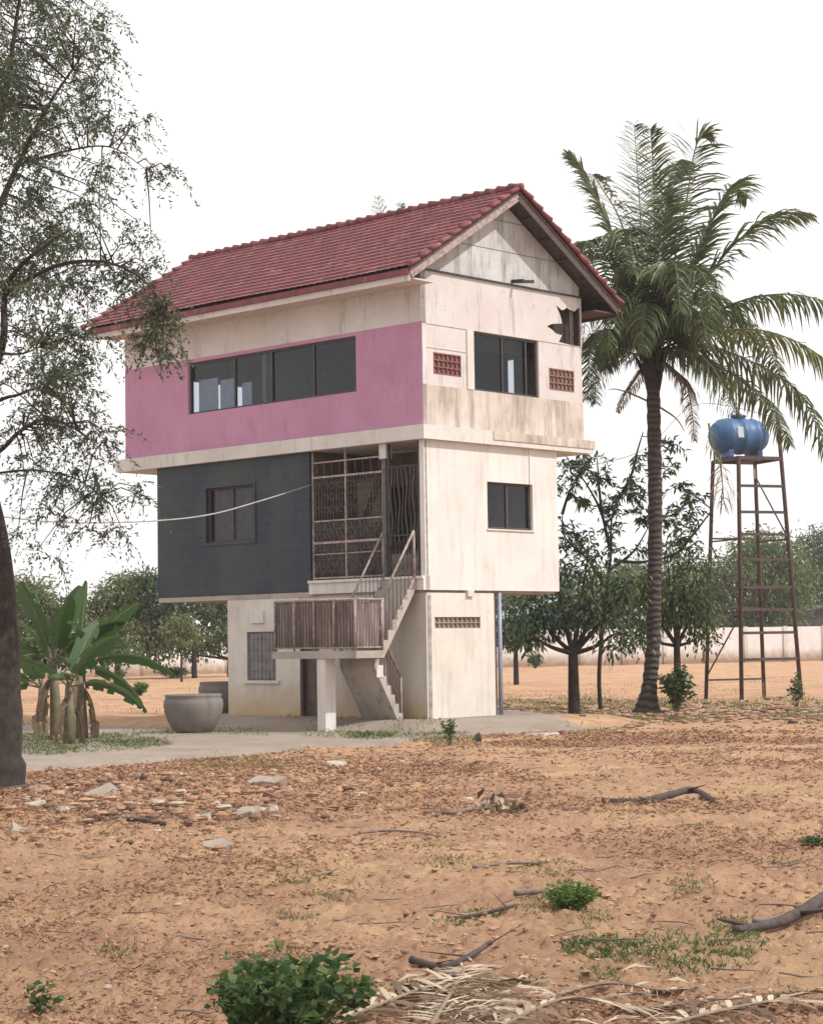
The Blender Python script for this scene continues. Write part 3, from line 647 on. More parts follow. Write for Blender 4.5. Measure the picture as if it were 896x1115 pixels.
# ------------------------------------------------------------------ water tower
tx = at(818, 700, 55); TS = thing('tank_tower', 'tall rusty steel tower of four legs and ladder rungs under the blue water tank', 'tower', (tx.x, 55, ZG))
th = R(22)
def corner(i, j, s): a = Vector((i * s / 2, j * s / 2, 0)); return Matrix.Rotation(-th * -1, 3, 'Z') @ a
ZT = 6.4 - ZG
def leg_pt(i, j, z): s = 1.88 + (1.36 - 1.88) * z / ZT; p = corner(i, j, s); p.z = z; return p
ns = {}
for i, j in ((-1, -1), (1, -1), (1, 1), (-1, 1)):
    mb = MB(); z1_ = ZT + (1.25 if (i, j) == (1, -1) else 0.02)
    mb.tube([leg_pt(i, j, -.15), leg_pt(i, j, ZT), leg_pt(i, j, z1_)], .058, 6); mb.build('leg', 'rust', TS)
for z in (1.07, 1.79, 2.42, 3.03, 3.79, 4.48, 5.09, 5.81):
    mb = MB(); mb.beam(leg_pt(-1, -1, z), leg_pt(1, -1, z), .075, .075); mb.build('rung', 'rust', TS)
for z in (.5, 2.5, 4.44):
    mb = MB()
    mb.beam(leg_pt(-1, 1, z), leg_pt(1, 1, z), .05, .05); mb.build('cross_beam', 'rust', TS)
for z in (2.45, 4.35):
    for i in (-1, 1): mb = MB(); mb.beam(leg_pt(i, -1, z), leg_pt(i, 1, z), .045, .045); mb.build('cross_beam', 'rust', TS)
for a, b_ in (((-1, 1, 4.3), (-1, -1, 2.5)), ((-1, 1, .6), (-1, -1, 2.3)), ((1, 1, 6.2), (1, -1, 4.4)), ((1, -1, 4.2), (1, 1, 2.5))):
    mb = MB(); mb.tube([leg_pt(*a), leg_pt(*b_)], .024, 5); mb.build('brace', 'rust', TS)
mb = MB(); s = 1.36
for j in (-1, 1): mb.beam(leg_pt(-1, j, ZT), leg_pt(1, j, ZT), .08, .09)
for i in (-1, 1): mb.beam(leg_pt(i, -1, ZT - .002), leg_pt(i, 1, ZT - .002), .078, .088)
for k in range(5): f_ = -.8 + k * .4; mb.beam(leg_pt(-1, f_, ZT + .05), leg_pt(1, f_, ZT + .05), .07, .03)
mb.build('platform', 'rust', TS)
mb = MB(); c0 = leg_pt(1, 1, 0) * .96; mb.tube([(c0.x, c0.y, -.1), (c0.x, c0.y, 3.0), leg_pt(.92, .95, ZT)], .028, 6); mb.build('water_pipe', 'rustpink', TS)
tk = thing('water_tank', 'blue plastic water tank lying on top of the steel tower', 'water tank', (tx.x + at(810, 485, 55).x - at(818, 485, 55).x, 55, 6.47), R(20))
prof = [(0, -.81), (.30, -.80), (.37, -.74), (.40, -.66), (.46, -.62), (.49, -.45), (.505, -.42), (.505, -.36), (.49, -.33), (.50, -.06), (.515, -.04), (.515, .04), (.50, .06), (.49, .33), (.505, .36), (.505, .42), (.49, .45), (.44, .62), (.33, .76), (.28, .80), (0, .81)]
mb = MB(); mb.lathe((0, 0, .60), prof, 28, 0, Matrix.Rotation(R(90), 3, 'Y')); mb.build('tank_body', 'tank', tk)
mb = MB(); mb.lathe((0, 0, 1.06), [(.19, 0), (.19, .07), (.22, .08), (.21, .13), (.1, .16), (0, .165)], 20); mb.build('lid', 'tank', tk)
for s in (-1, 1):
    mb = MB(); mb.box((s * .45 - .07, -.38, .0), (s * .45 + .07, .38, .20)); mb.build('saddle', 'tank', tk)
mb = MB(); mb.add([(-.30, -.512, .52), (-.12, -.512, .52), (-.12, -.47, .82), (-.30, -.47, .82)], [(0, 1, 2, 3)]); mb.build('label_plate', 'label', tk)

# ------------------------------------------------------------------ jars
def jar(px, py, label, sc, dpt=None):
    p = gp(px, py) if dpt is None else Vector((at(px, py, dpt).x, dpt, gh(at(px, py, dpt).x, dpt)))
    mb = MB(); mb.lathe((0, 0, 0), [(0, .0), (.30, .0), (.39, .10), (.48, .26), (.54, .44), (.56, .58), (.55, .68), (.515, .73), (.53, .76), (.535, .79), (.51, .80), (.48, .79), (.47, .72), (.46, .6), (.4, .3), (.2, .08), (0, .06)], 36)
    o = mb.build('water_jar', 'jar', None, p); o.scale = (sc, sc, sc * .93); o.rotation_euler = (0, 0, R(px)); tag(o, label, 'jar', 'cement water jars')
jar(211, 789, 'large grey cement water jar standing clear of the house corner', 1.02)
jar(243, 784, 'cement water jar half hidden behind the ground floor wall', .95, 43.6)
mb = MB(); p = gp(240, 784); mb.box((-.22, -.03, -.1), (.2, .03, .07)); o = mb.build('loose_block', 'whiteish', None, p); tag(o, 'pale block on the ground between the two water jars', 'block')

# ------------------------------------------------------------------ boundary wall, sheds
bw = thing('boundary_wall', 'long off-white boundary wall across the far side of the field', 'wall')
pa, pb, pc = Vector((-38, 92, 0)), Vector((-9, 122, 0)), Vector((45, 142, 0))
for a, b_ in ((pa, pb), (pb, pc)):
    mb = MB(); n = int((b_ - a).length / 3); d = (b_ - a).normalized()
    mb.beam(a + Vector((0, 0, .9)), b_ + Vector((0, 0, .9)), .15, 2.5); mb.build('wall_run', 'boundary', bw)
    for k in range(n):
        mb = MB(); q = a.lerp(b_, k / n) + Vector((0, -.1, 0)); mb.box((q.x - .12, q.y - .12, -.3), (q.x + .12, q.y + .12, 2.2)); mb.build('wall_post', 'boundary', bw)
def shed(name, label, c, w, d, h, rise, wm, rm, rz, cat='building'):
    r_ = thing(name, label, cat, c, rz); mb = MB(); mb.box((-w / 2, -d / 2, -.3), (w / 2, d / 2, h))
    mb.add([(-w / 2, -d / 2, h), (w / 2, -d / 2, h), (0, -d / 2, h + rise), (-w / 2, d / 2, h), (w / 2, d / 2, h), (0, d / 2, h + rise)], [(0, 1, 2), (5, 4, 3)]); mb.build('wall', wm, r_)
    mb = MB(); e = .4; ov = .35; k = rise / (w / 2)
    for s in (-1, 1):
        mb.add([(0, -d / 2 - e, h + rise + .03), (s * (w / 2 + ov), -d / 2 - e, h - ov * k + .03), (s * (w / 2 + ov), d / 2 + e, h - ov * k + .03), (0, d / 2 + e, h + rise + .03),
                (0, -d / 2 - e, h + rise + .11), (s * (w / 2 + ov), -d / 2 - e, h - ov * k + .11), (s * (w / 2 + ov), d / 2 + e, h - ov * k + .11), (0, d / 2 + e, h + rise + .11)],
               [(0, 1, 2, 3), (4, 7, 6, 5), (0, 4, 5, 1), (1, 5, 6, 2), (2, 6, 7, 3)])
    mb.build('roof', rm, r_)
    mb = MB(); mb.box((-w * .15, -d / 2 - .05, -.2), (w * .15, -d / 2 + .02, h * .75)); mb.build('door', 'darkshed', r_)
    return r_
q = at(585, 690, 165); shed('shed', 'far blue sheet-walled shed seen below the house overhang', (q.x, 165, ZG), 5.2, 6, 3.6, 1.2, 'blueshed', 'shedroof', R(20))
q = at(884, 690, 165); shed('shed', 'far dark shed behind the boundary wall at the right edge', (q.x + .5, 165, ZG), 6.5, 6, 3.4, .7, 'darkshed', 'darkshed', R(10))

# ------------------------------------------------------------------ cables
def cable(pts, r_, m_, label, group=None):
    P = [Vector(p) for p in pts]; fine = []
    for i in range(len(P) - 1):
        p0 = P[max(i - 1, 0)]; p1 = P[i]; p2 = P[i + 1]; p3 = P[min(i + 2, len(P) - 1)]
        for k in range(8):
            t_ = k / 8; fine.append(.5 * ((2 * p1) + (p2 - p0) * t_ + (2 * p0 - 5 * p1 + 4 * p2 - p3) * t_ ** 2 + (3 * p1 - p0 - 3 * p2 + p3) * t_ ** 3))
    fine.append(P[-1]); mb = MB(); mb.tube(fine, r_, 5); o = mb.build('overhead_cable', m_); tag(o, label, 'cable', group)
hw = HM @ Vector((-.02, 3.1, 4.72))
cable([at(-80, 548, 28), at(0, 562, 30), at(80, 569, 32), at(170, 567, 35), at(230, 560, 36.5), at(285, 545, 38), hw], .014, 'cable', 'pale sagging cable crossing the blue-grey wall to the balcony grille')
cable([at(-80, 515, 34), at(20, 517, 37), at(90, 514, 40), HM @ Vector((.0, 9.1, 5.9))], .008, 'cableD', 'thin dark cable reaching the left end of the floor slab')
cable([at(-80, 492, 34), at(20, 483, 37), at(90, 474, 40), HM @ Vector((.0, 9.1, 6.35))], .008, 'cableD', 'thin upper cable reaching the left end of the pink wall')
cable([HM @ Vector((4.05, .1, 5.1)), at(650, 505, 46), at(705, 487, 50), at(760, 440, 54), at(846, 455, 55)], .009, 'cableD', 'thin cable running from the house past the palm to the tank tower')

# ------------------------------------------------------------------ vegetation
def clumps_to_leaves(C, n_tw, ltw, nl, spread, drop, lens):
    """C: (n,4) clump centre + radius. Returns leaf base points and directions along hanging twigs"""
    P, D = [], []; tw = []
    for c in C:
        for _ in range(max(1, int(n_tw * c[4]))):
            o = c[:3] + rng.normal(size=3) * c[3] * .45; d = rng.normal(size=3); d[2] *= .5; d /= np.linalg.norm(d)
            L_ = ltw * rng.uniform(.5, 1.3); pts = []
            for k in range(4):
                f_ = k / 3; pts.append(o + d * L_ * f_ + np.array([0, 0, -drop * L_ * f_ * f_]))
            tw.append(pts)
            for k in range(nl):
                f_ = (k + rng.uniform(0, .8)) / nl; b = o + d * L_ * f_ + np.array([0, 0, -drop * L_ * f_ * f_])
                P.append(b); dd = d * .5 + rng.normal(size=3) * spread + np.array([0, 0, -.35 * drop]); D.append(dd)
    return np.array(P), np.array(D), tw
def spline(P, n=6):
    P = [Vector(p) for p in P]; out = []
    for i in range(len(P) - 1):
        p0 = P[max(i - 1, 0)]; p1 = P[i]; p2 = P[i + 1]; p3 = P[min(i + 2, len(P) - 1)]
        for k in range(n): t_ = k / n; out.append(.5 * ((2 * p1) + (p2 - p0) * t_ + (2 * p0 - 5 * p1 + 4 * p2 - p3) * t_ ** 2 + (3 * p1 - p0 - 3 * p2 + p3) * t_ ** 3))
    out.append(P[-1]); return out
def limb(mb, pts, r0, r1, n=8):
    s = spline(pts); mb.tube(s, [r0 + (r1 - r0) * i / (len(s) - 1) for i in range(len(s))], n); return s

# --- big tree at the left edge
T = thing('feathery_tree', 'large feathery-leaved tree cut off by the left edge with hanging sprays over the roof', 'tree', (*gp(-8, 852)[:2], ZG))
TL = Vector(T.location)
def A(px, py, d=24): return at(px, py, d) - TL
mb = MB(); sk = []
tr = spline([A(-12, 880), A(-8, 840), A(-6, 790), A(-5, 700), A(-12, 600), A(-28, 520), A(-50, 430), A(-62, 330), A(-60, 200), A(-50, 80), A(-40, -60)], 5)
nn_ = len(tr); rad = [(.50 if i < 2 else .45 if i < 4 else .40 if i < 7 else .34 if i < 12 else .31) * (1 - .75 * max(0, i - 12) / (nn_ - 12)) for i in range(nn_)]
mb.tube(tr, rad, 12); mb.build('trunk', 'bark', T)
mb = MB()
LM = [([A(-45, 440), A(-10, 405), A(4, 370, 23.5), A(6, 320, 23.5), A(22, 290, 23), A(60, 260, 23)], .11, .03),
      ([A(-30, 505), A(0, 491), A(22, 470, 23.5), A(48, 457, 23), A(75, 463, 22.8), A(98, 479, 22.5)], .06, .012),
      ([A(-40, 460), A(0, 436), A(20, 430), A(38, 424, 23.5), A(60, 432, 23)], .05, .012),
      ([A(4, 385, 23.5), A(25, 385), A(50, 375, 23)], .035, .01),
      ([A(6, 320, 23.5), A(60, 290, 23), A(110, 285, 22.5), A(150, 300, 22), A(178, 330, 22)], .05, .012),
      ([A(-60, 300), A(-10, 240), A(20, 180), A(50, 120, 23), A(90, 60, 23)], .09, .015),
      ([A(-60, 260), A(-5, 150), A(10, 80), A(20, 10), A(30, -40)], .09, .02),
      ([A(20, 180), A(70, 165, 23), A(120, 160, 23), A(160, 185, 23)], .03, .006),
      ([A(-30, 520), A(30, 512, 24), A(80, 520, 24), A(110, 540, 24)], .03, .008)]
for pts, a, b_ in LM: sk += limb(mb, pts, a * .6, b_ * .6)
#        px, py, radius px, density
CL = []
def addc(px, py, r_, dens, d=None): CL.append((px, py, r_, dens, d if d else random.uniform(21.5, 26)))
for _ in range(66): addc(random.uniform(-60, 62), random.uniform(-60, 310), 26, 2.0)
for _ in range(24): addc(random.uniform(50, 112), random.uniform(-20, 290), 16, .9)
for q in ((120, 20), (128, 65), (112, 70), (96, 40), (120, 130), (135, 135), (150, 150), (160, 130), (125, 165), (105, 135), (175, 190), (190, 188), (168, 185), (140, 245), (150, 240), (100, 30), (118, 8), (145, 265), (165, 260)): addc(*q, 7, .42)
for q in ((110, 285), (125, 295), (135, 310), (150, 300), (165, 290), (160, 320), (90, 300), (75, 310), (100, 320)): addc(*q, 14, .9, 22.5)
for q in ((165, 335), (172, 352), (180, 330), (160, 350), (185, 350), (170, 370), (155, 375), (178, 385)): addc(*q, 10, .9, 22)
for _ in range(26): addc(random.uniform(-40, 70), random.uniform(300, 420), 20, .9)
for _ in range(12): addc(random.uniform(70, 120), random.uniform(330, 430), 14, .6, 23.5)
for _ in range(34): addc(random.uniform(10, 125), random.uniform(440, 545), 14, .5, 23.5)
for q in ((30, 500), (60, 530), (90, 540), (110, 550), (75, 565), (125, 575), (135, 580), (95, 580), (55, 560), (150, 530), (155, 540), (40, 600), (65, 605), (20, 580)): addc(*q, 8, .5, 23.5)
CC = np.array([(*at(px, py, d), r_ / F * d, dens) for px, py, r_, dens, d in CL])
P, D, tw = clumps_to_leaves(CC, 15, .34, 18, .6, .8, None)
for c in CC[::1]:
    if c[4] >= .4:
        cc_ = Vector(c[:3]) - TL; nb = min(sk, key=lambda s: (s - cc_).length)
        if (nb - cc_).length < 2.2: mb.tube([nb, nb.lerp(cc_, .5) + Vector((0, 0, .1)), cc_], [.012, .008, .004], 4)
for pts in tw[::5]: mb.tube([Vector(p) - TL for p in pts], [.004, .003, .003, .002], 3)
mb.build('branches', 'bark', T)
blades('foliage', P, D, rng.uniform(.04, .085, len(P)), rng.uniform(.014, .026, len(P)), 'leaf_left', T, .3, loc=TL)

# --- generic leafy tree
def leafy(name, label, cat, base, hgt, trunk_r, ells, nclump, nleaf, leaf, matn, lean=0, group=None, bark='bark', forks=5, clr=.5, bare=None, spread=.9, droop=.3, wl=.42, dn=2.4):
    r_ = thing(name, label, cat, base, 0, group); B = Vector(base); mb = MB()
    th_ = hgt * .42 if bare is None else bare
    sk_ = limb(mb, [(0, 0, -.15), (lean * .3, 0, th_ * .5), (lean, 0, th_)], trunk_r * 1.15, trunk_r * .8)
    mb.build('trunk', bark, r_); mb = MB()
    Cs = []
    for (ex, ey, ez, rx, ry, rz_) in ells:
        k = max(4, int(nclump * rx * rz_ / sum(e[3] * e[5] for e in ells)))
        for _ in range(k):
            d = rng.normal(size=3); d /= np.linalg.norm(d); d *= rng.uniform(.35, 1) ** .6
            Cs.append((ex + d[0] * rx, ey + d[1] * ry, ez + d[2] * rz_, 0))
        limb(mb, [(lean, 0, th_ * .92), ((ex + lean) / 2, ey / 2, (ez + th_) / 2 - .1 * hgt * .3), (ex, ey, ez)], trunk_r * .55, trunk_r * .15, 6)
        cen = Vector((ex, ey, ez))
        for c in Cs[-k::3]: mb.tube([cen, cen.lerp(Vector(c[:3]), .6) + Vector((0, 0, .05)), Vector(c[:3])], [trunk_r * .16, trunk_r * .1, trunk_r * .05], 4)
    mb.build('branches', bark, r_)
    P, D = [], []
    for c in Cs:
        m_ = int(nleaf * dn * rng.uniform(.5, 1.4)); o = np.array(c[:3]); pp = o + rng.normal(size=(m_, 3)) * clr * np.array([1, 1, .7])
        P.append(pp); D.append(unit(pp - o) * spread + rng.normal(size=(m_, 3)) * .5 + np.array([0, 0, -.2 - droop]))
    P = np.concatenate(P); D = np.concatenate(D)
    blades('crown', P, D, rng.uniform(.7, 1.3, len(P)) * leaf, rng.uniform(.7, 1.2, len(P)) * leaf * wl, matn, r_, droop)
    return r_
# mango-like tree in front of the palm
q = gp(625, 779); k = q.y / F
def E(px, py, rx, ry, q=q, k=k): w_ = at(px, py, q.y); return (w_.x - q.x, random.uniform(-.5, .5), w_.z - q.z, rx * k, max(rx, ry) * k * .9, ry * k)
leafy('mango_tree', 'dark broad-leaved tree between the house and the coconut palm', 'tree', q, 4.6, .125,
      [E(612, 660, 42, 30), E(650, 655, 38, 34), E(585, 668, 22, 26), E(640, 610, 25, 28), E(606, 625, 14, 22), E(668, 690, 20, 24), E(680, 640, 16, 22), E(575, 690, 14, 14)], 66, 34, .19, 'leaf_mango', bare=1.5, clr=.20, droop=.6, wl=.30, dn=1.3)
T2 = thing('sparse_tree', 'thin half-bare tree with long dark leaves rising above the mango tree', 'tree', (*gp(655, 772)[:2], ZG)); b0 = Vector(T2.location); dd = b0.y
def B(px, py): return at(px, py, dd) - b0
mb = MB(); limb(mb, [B(655, 790), B(652, 740), B(655, 690), B(660, 640)], .055, .045); mb.build('trunk', 'bark', T2)
mb = MB(); sk = []
for pts in ([(660, 640), (665, 600), (665, 570), (672, 545)], [(664, 600), (655, 560), (640, 530), (622, 505)], [(672, 545), (686, 520), (694, 490), (700, 470)], [(665, 620), (690, 600), (705, 575)], [(660, 640), (640, 610), (615, 585), (612, 560)], [(655, 560), (652, 530), (650, 500)], [(668, 610), (700, 612), (740, 600), (755, 570)], [(740, 600), (760, 575), (775, 555)], [(612, 560), (620, 535), (630, 520)]):
    sk += limb(mb, [B(*p) for p in pts], .045, .012, 5)
CL = [(x, y, r_, d_) for x, y, r_, d_ in ((622, 505, 14, 1), (628, 520, 14, 1), (640, 500, 12, .8), (615, 535, 10, .8), (652, 525, 12, .8), (640, 545, 12, .8), (660, 560, 12, .8), (672, 545, 11, .8), (690, 520, 12, .8), (695, 500, 9, .6), (686, 540, 9, .8), (700, 560, 10, .8), (725, 560, 12, .9), (740, 530, 11, .8), (748, 560, 12, 1), (730, 510, 10, .7), (735, 485, 9, .6), (612, 570, 10, .8), (620, 590, 14, 1), (605, 600, 10, .8), (640, 590, 12, .6), (665, 585, 9, .5), (755, 545, 8, .7), (690, 600, 12, .5), (745, 585, 12, .9))]
CC = np.array([(*at(x, y, dd + random.uniform(-.6, .6)), r_ / F * dd, d_) for x, y, r_, d_ in CL])
P, D, tw = clumps_to_leaves(CC, 9, .42, 14, .6, .5, None)
for c in CC:
    cc_ = Vector(c[:3]) - b0; nb = min(sk, key=lambda s: (s - cc_).length); mb.tube([nb, nb.lerp(cc_, .5) + Vector((0, 0, .05)), cc_], [.014, .010, .006], 4)
for pts in tw[::2]: mb.tube([Vector(p) - b0 for p in pts], [.007, .006, .005, .004], 3)
mb.build('branches', 'bark', T2)
blades('foliage', P, D, rng.uniform(.14, .26, len(P)), rng.uniform(.045, .07, len(P)), 'leaf_mango', T2, .6, loc=b0)
def tree_at(px, py, depth=None, **kw):
    p = gp(px, py) if depth is None else Vector((at(px, 700, depth).x, depth, ZG)); k_ = p.y / F
    ell = []
    for (x, y, rx, ry) in kw.pop('e'):
        w_ = at(x, y, p.y); ell.append((w_.x - p.x, random.uniform(-.5, .5) * rx * k_, w_.z - p.z, rx * k_, rx * k_ * .9, ry * k_))
    return leafy(kw.pop('name'), kw.pop('label'), 'tree', p, kw.pop('h'), kw.pop('tr'), ell, kw.pop('nc'), kw.pop('nl'), kw.pop('leaf'), kw.pop('m'), **kw)
tree_at(738, 764, e=[(735, 650, 30, 30), (758, 655, 18, 36), (715, 660, 22, 30), (750, 605, 16, 22), (695, 640, 14, 16), (725, 600, 12, 14), (690, 690, 18, 20), (765, 690, 10, 16)], name='leafy_tree', label='green leafy tree behind the palm trunk', h=4, tr=.10, nc=110, nl=28, leaf=.16, m='leaf_mid', bare=1.6, dn=1.5, clr=.22, droop=.6)
tree_at(562, 745, e=[(556, 672, 16, 26), (548, 690, 16, 18), (570, 690, 12, 14)], name='leafy_tree', label='dark shrub-like tree seen just right of the grey pipe under the overhang', h=4, tr=.10, nc=30, nl=30, leaf=.2, m='leaf_mango', bare=1.3, clr=.3, droop=.6)
tree_at(800, 0, 150, e=[(805, 625, 30, 34), (845, 622, 30, 38), (780, 640, 22, 32), (865, 645, 20, 26), (800, 670, 34, 22), (845, 672, 34, 20), (818, 600, 18, 22)], name='roadside_tree', label='broad yellowish-green tree beyond the wall behind the tank tower', h=9, tr=.35, nc=210, nl=42, leaf=.34, m='leaf_far', bare=2.2, clr=.62)
tree_at(890, 0, 175, e=[(890, 615, 24, 32), (920, 610, 36, 40), (872, 640, 16, 24), (905, 650, 30, 20)], name='roadside_tree', label='darker far tree at the right edge beyond the wall', h=10, tr=.35, nc=110, nl=40, leaf=.38, m='leaf_fardark', bare=2.2, clr=.7)
tree_at(700, 0, 160, e=[(690, 635, 26, 30), (655, 650, 30, 26), (735, 640, 26, 30), (670, 680, 36, 18), (730, 680, 34, 18), (765, 660, 20, 26)], name='roadside_tree', label='far tree beyond the wall behind the mango tree', h=8, tr=.3, nc=170, nl=36, leaf=.34, m='leaf_far', bare=2.2, clr=.6)
tree_at(620, 0, 175, e=[(615, 650, 26, 26), (560, 650, 30, 28), (630, 680, 24, 18)], name='roadside_tree', label='far tree beyond the blue shed', h=8, tr=.3, nc=100, nl=36, leaf=.36, m='leaf_fardark', bare=2.2, clr=.6)
# left background
tree_at(212, 738, e=[(205, 660, 38, 26), (170, 650, 24, 26), (235, 665, 22, 18), (165, 680, 18, 18), (190, 685, 22, 14), (150, 655, 10, 12)], name='garden_tree', label='dark glossy-leaved tree with pale blossom under the blue-grey wall', h=5, tr=.14, nc=75, nl=36, leaf=.3, m='leaf_mango', bare=2.2, clr=.34, droop=.4)
tree_at(198, 742, e=[(192, 684, 12, 18), (205, 690, 10, 14)], name='young_tree', label='small bright green tree in front of the dark garden tree', h=3, tr=.06, nc=22, nl=30, leaf=.2, m='leaf_pale', bare=1.2, clr=.22)
tree_at(35, 0, 100, e=[(40, 655, 20, 22), (15, 650, 22, 26), (60, 672, 22, 18), (30, 690, 34, 18), (28, 635, 8, 10)], name='bamboo_clump', label='yellowish feathery tree beyond the wall between trunk and banana plants', h=6, tr=.15, nc=120, nl=32, leaf=.24, m='leaf_pale', bare=1.6, clr=.34)
tree_at(128, 0, 104, e=[(130, 650, 20, 22), (152, 645, 16, 18), (108, 672, 20, 20), (130, 690, 34, 16), (140, 632, 8, 8)], name='bamboo_clump', label='pale feathery tree beyond the wall right of the banana plants', h=6, tr=.15, nc=120, nl=32, leaf=.24, m='leaf_pale', bare=1.6, clr=.34)
tree_at(250, 0, 108, e=[(250, 692, 28, 14), (215, 702, 20, 8), (170, 704, 24, 9)], name='hedge_tree', label='low far tree just beyond the left boundary wall', h=4, tr=.15, nc=40, nl=36, leaf=.3, m='leaf_far', bare=1.0, clr=.45)
tree_at(90, 0, 97, e=[(80, 705, 30, 16), (40, 705, 30, 16), (120, 712, 20, 12)], name='hedge_tree', label='low far greenery behind the banana stems', h=3, tr=.15, nc=50, nl=36, leaf=.28, m='leaf_mid', bare=.8, clr=.4)

# blossom (pale patch of flowers on the garden tree)
# --- coconut palm
pb_ = gp(704, 776); PT = thing('coconut_palm', 'tall coconut palm with a flared dark trunk beside the tank tower', 'palm tree', pb_); PB = Vector(pb_); pd = pb_.y
def Pp(px, py, dy=0): return at(px, py, pd + dy) - PB
mb = MB(); tr = spline([Pp(704, 782), Pp(705, 765), Pp(708, 735), Pp(711, 700), Pp(712, 640), Pp(713, 560), Pp(712, 480), Pp(711, 430), Pp(710, 385)], 8)
rad = []
for i, p in enumerate(tr):
    f_ = i / (len(tr) - 1); rad.append(.175 + .27 * max(0, 1 - f_ / .22) ** 1.5 + .012 * math.sin(i * 2.1) - .02 * f_)
mb.tube(tr, rad, 14); mb.build('trunk', 'palmbark', PT)
mb = MB(); mb.lathe(Pp(711, 425), [(.16, 0), (.22, .3), (.25, .6), (.20, 1.0), (.05, 1.3)], 12)
for k in range(10): a = k * .63; c0 = Pp(710, 405) + Vector((.2 * math.cos(a), .2 * math.sin(a), random.uniform(-.1, .3))); mb.tube([c0, c0 + Vector((.25 * math.cos(a), .25 * math.sin(a), .5))], [.07, .03], 6)
mb.build('crown_sheath', 'bark', PT)
def frond(pts, ll, matn, parent, name='frond', rm='rachis', hang=.9, n=70, wid=.045, r0=.035, loc=(0, 0, 0), splay=1.0, start=.12, upn=None, seg=10, fwd=.5):
    s = spline(pts, seg); m_ = len(s); mb = MB(); mb.tube(s, [r0 * (1 - .85 * i / (m_ - 1)) for i in range(m_)], 5, 1)
    for sd_ in (-1, 1):
        for k in range(n):
            f_ = start + (1 - start) * (k + random.random() * .6) / n; fi = f_ * (m_ - 1.001); i = int(fi); p = s[i].lerp(s[min(i + 1, m_ - 1)], fi - i)
            tg = (s[min(i + 1, m_ - 1)] - s[max(i - 1, 0)]).normalized()
            u = Vector(upn) if upn else Vector((0, 0, 1)); sv_ = tg.cross(u)
            if sv_.length < .25: sv_ = tg.cross(Vector((.3, -1, .1)))
            sv_.normalize(); L_ = ll * (math.sin(math.pi * min(1, .12 + .86 * f_)) ** .6) * random.uniform(.7, 1.12)
            
            d = (sv_ * sd_ * splay + tg * random.uniform(fwd - .12, fwd + .2) + Vector((random.gauss(0, .16), random.gauss(0, .16), random.gauss(0, .14)))).normalized()
            q = [p]; dd_ = d.copy()
            for j in range(3):
                dd_ = (dd_ + Vector((0, 0, -hang * .33 * (j + .6)))).normalized(); q.append(q[-1] + dd_ * L_ / 3)
            wv = d.cross(Vector((0, 0, 1))); wv = (wv.normalized() if wv.length > .1 else Vector((1, 0, 0))); wv = (wv * .7 + tg * .7).normalized()
            ws = [wid * .6, wid, wid * .8, .004]; vs = []
            for a, w_ in zip(q, ws): vs += [a - wv * w_ / 2, a + wv * w_ / 2]
            mb.add(vs, [(0, 1, 3, 2), (2, 3, 5, 4), (4, 5, 7, 6)], 0)
    return mb.build(name, [matn, rm], parent, loc)
O = (710, 385)
FR = [([O, (720, 340), (700, 300), (680, 290)], .9, 'palm', 1.1, -1.8), ([O, (735, 350), (760, 340), (770, 380)], .85, 'palm', 1.2, -2.2), ([O, (690, 360), (672, 360), (660, 400)], .85, 'palm', 1.2, -1.0), ([O, (718, 330), (722, 260), (726, 215)], .85, 'palm', .5, -2.5), ([O, (745, 380), (775, 400), (800, 450)], .85, 'palm', 1.2, -1.6), ([O, (700, 300), (696, 220), (690, 135)], .75, 'palm', .35, 1), ([O, (712, 300), (712, 220), (708, 140)], .7, 'palm', .35, -2), ([O, (728, 310), (745, 230), (757, 160), (768, 148)], .8, 'palm', .5, 0),
      ([O, (740, 320), (765, 260), (795, 205), (812, 215)], .8, 'palm', .6, 1), ([O, (750, 330), (800, 265), (845, 235), (880, 232)], .85, 'palm', .7, -1),
      ([O, (690, 320), (660, 240), (635, 190), (618, 168)], .75, 'palm', .5, 0), ([O, (695, 310), (675, 240), (655, 205), (645, 190)], .7, 'palm', .5, 2), ([O, (685, 330), (660, 280), (640, 262), (628, 300)], .8, 'palm', .9, -2),
      ([O, (680, 345), (655, 320), (640, 335), (634, 380)], .75, 'palm', 1.1, 1), ([O, (680, 365), (655, 360), (642, 385), (640, 435)], .75, 'palm', 1.2, -1.5), ([O, (690, 385), (665, 380), (650, 400), (648, 440)], .65, 'palm', 1.2, 1.5),
      ([O, (760, 348), (830, 322), (896, 328), (950, 370)], .95, 'palm', 1.1, 0), ([O, (760, 365), (830, 360), (895, 390), (935, 450)], .95, 'palmY', 1.2, -1), ([O, (760, 375), (820, 395), (870, 430), (905, 500)], .95, 'palm', 1.2, 1),
      ([O, (755, 385), (800, 410), (835, 440), (860, 485)], .8, 'palm', 1.2, 2.0), ([O, (745, 350), (790, 340), (830, 370), (850, 410)], .85, 'palm', 1.2, 2.5), ([O, (730, 400), (745, 415), (752, 440), (756, 480)], .45, 'palmdead', 1.4, -1),
      ([O, (700, 320), (690, 270), (685, 250), (690, 300)], .8, 'palm', 1.0, -3), ([O, (725, 320), (745, 290), (765, 300), (775, 345)], .85, 'palm', 1.0, -2.5), ([O, (715, 330), (725, 290), (735, 290), (740, 340)], .8, 'palm', 1.1, -3.5),
      ([O, (690, 350), (675, 320), (665, 330), (662, 380)], .8, 'palm', 1.2, -2.5), ([O, (705, 350), (703, 330), (700, 345), (698, 385)], .7, 'palm', 1.2, -3.2), ([O, (735, 340), (760, 320), (785, 330), (800, 375)], .8, 'palm', 1.1, 3),
      ([O, (705, 280), (720, 230), (730, 190), (738, 175)], .75, 'palm', .5, 3), ([O, (700, 400), (690, 415), (680, 430), (672, 448)], .3, 'palmdead', 1.2, 1)]
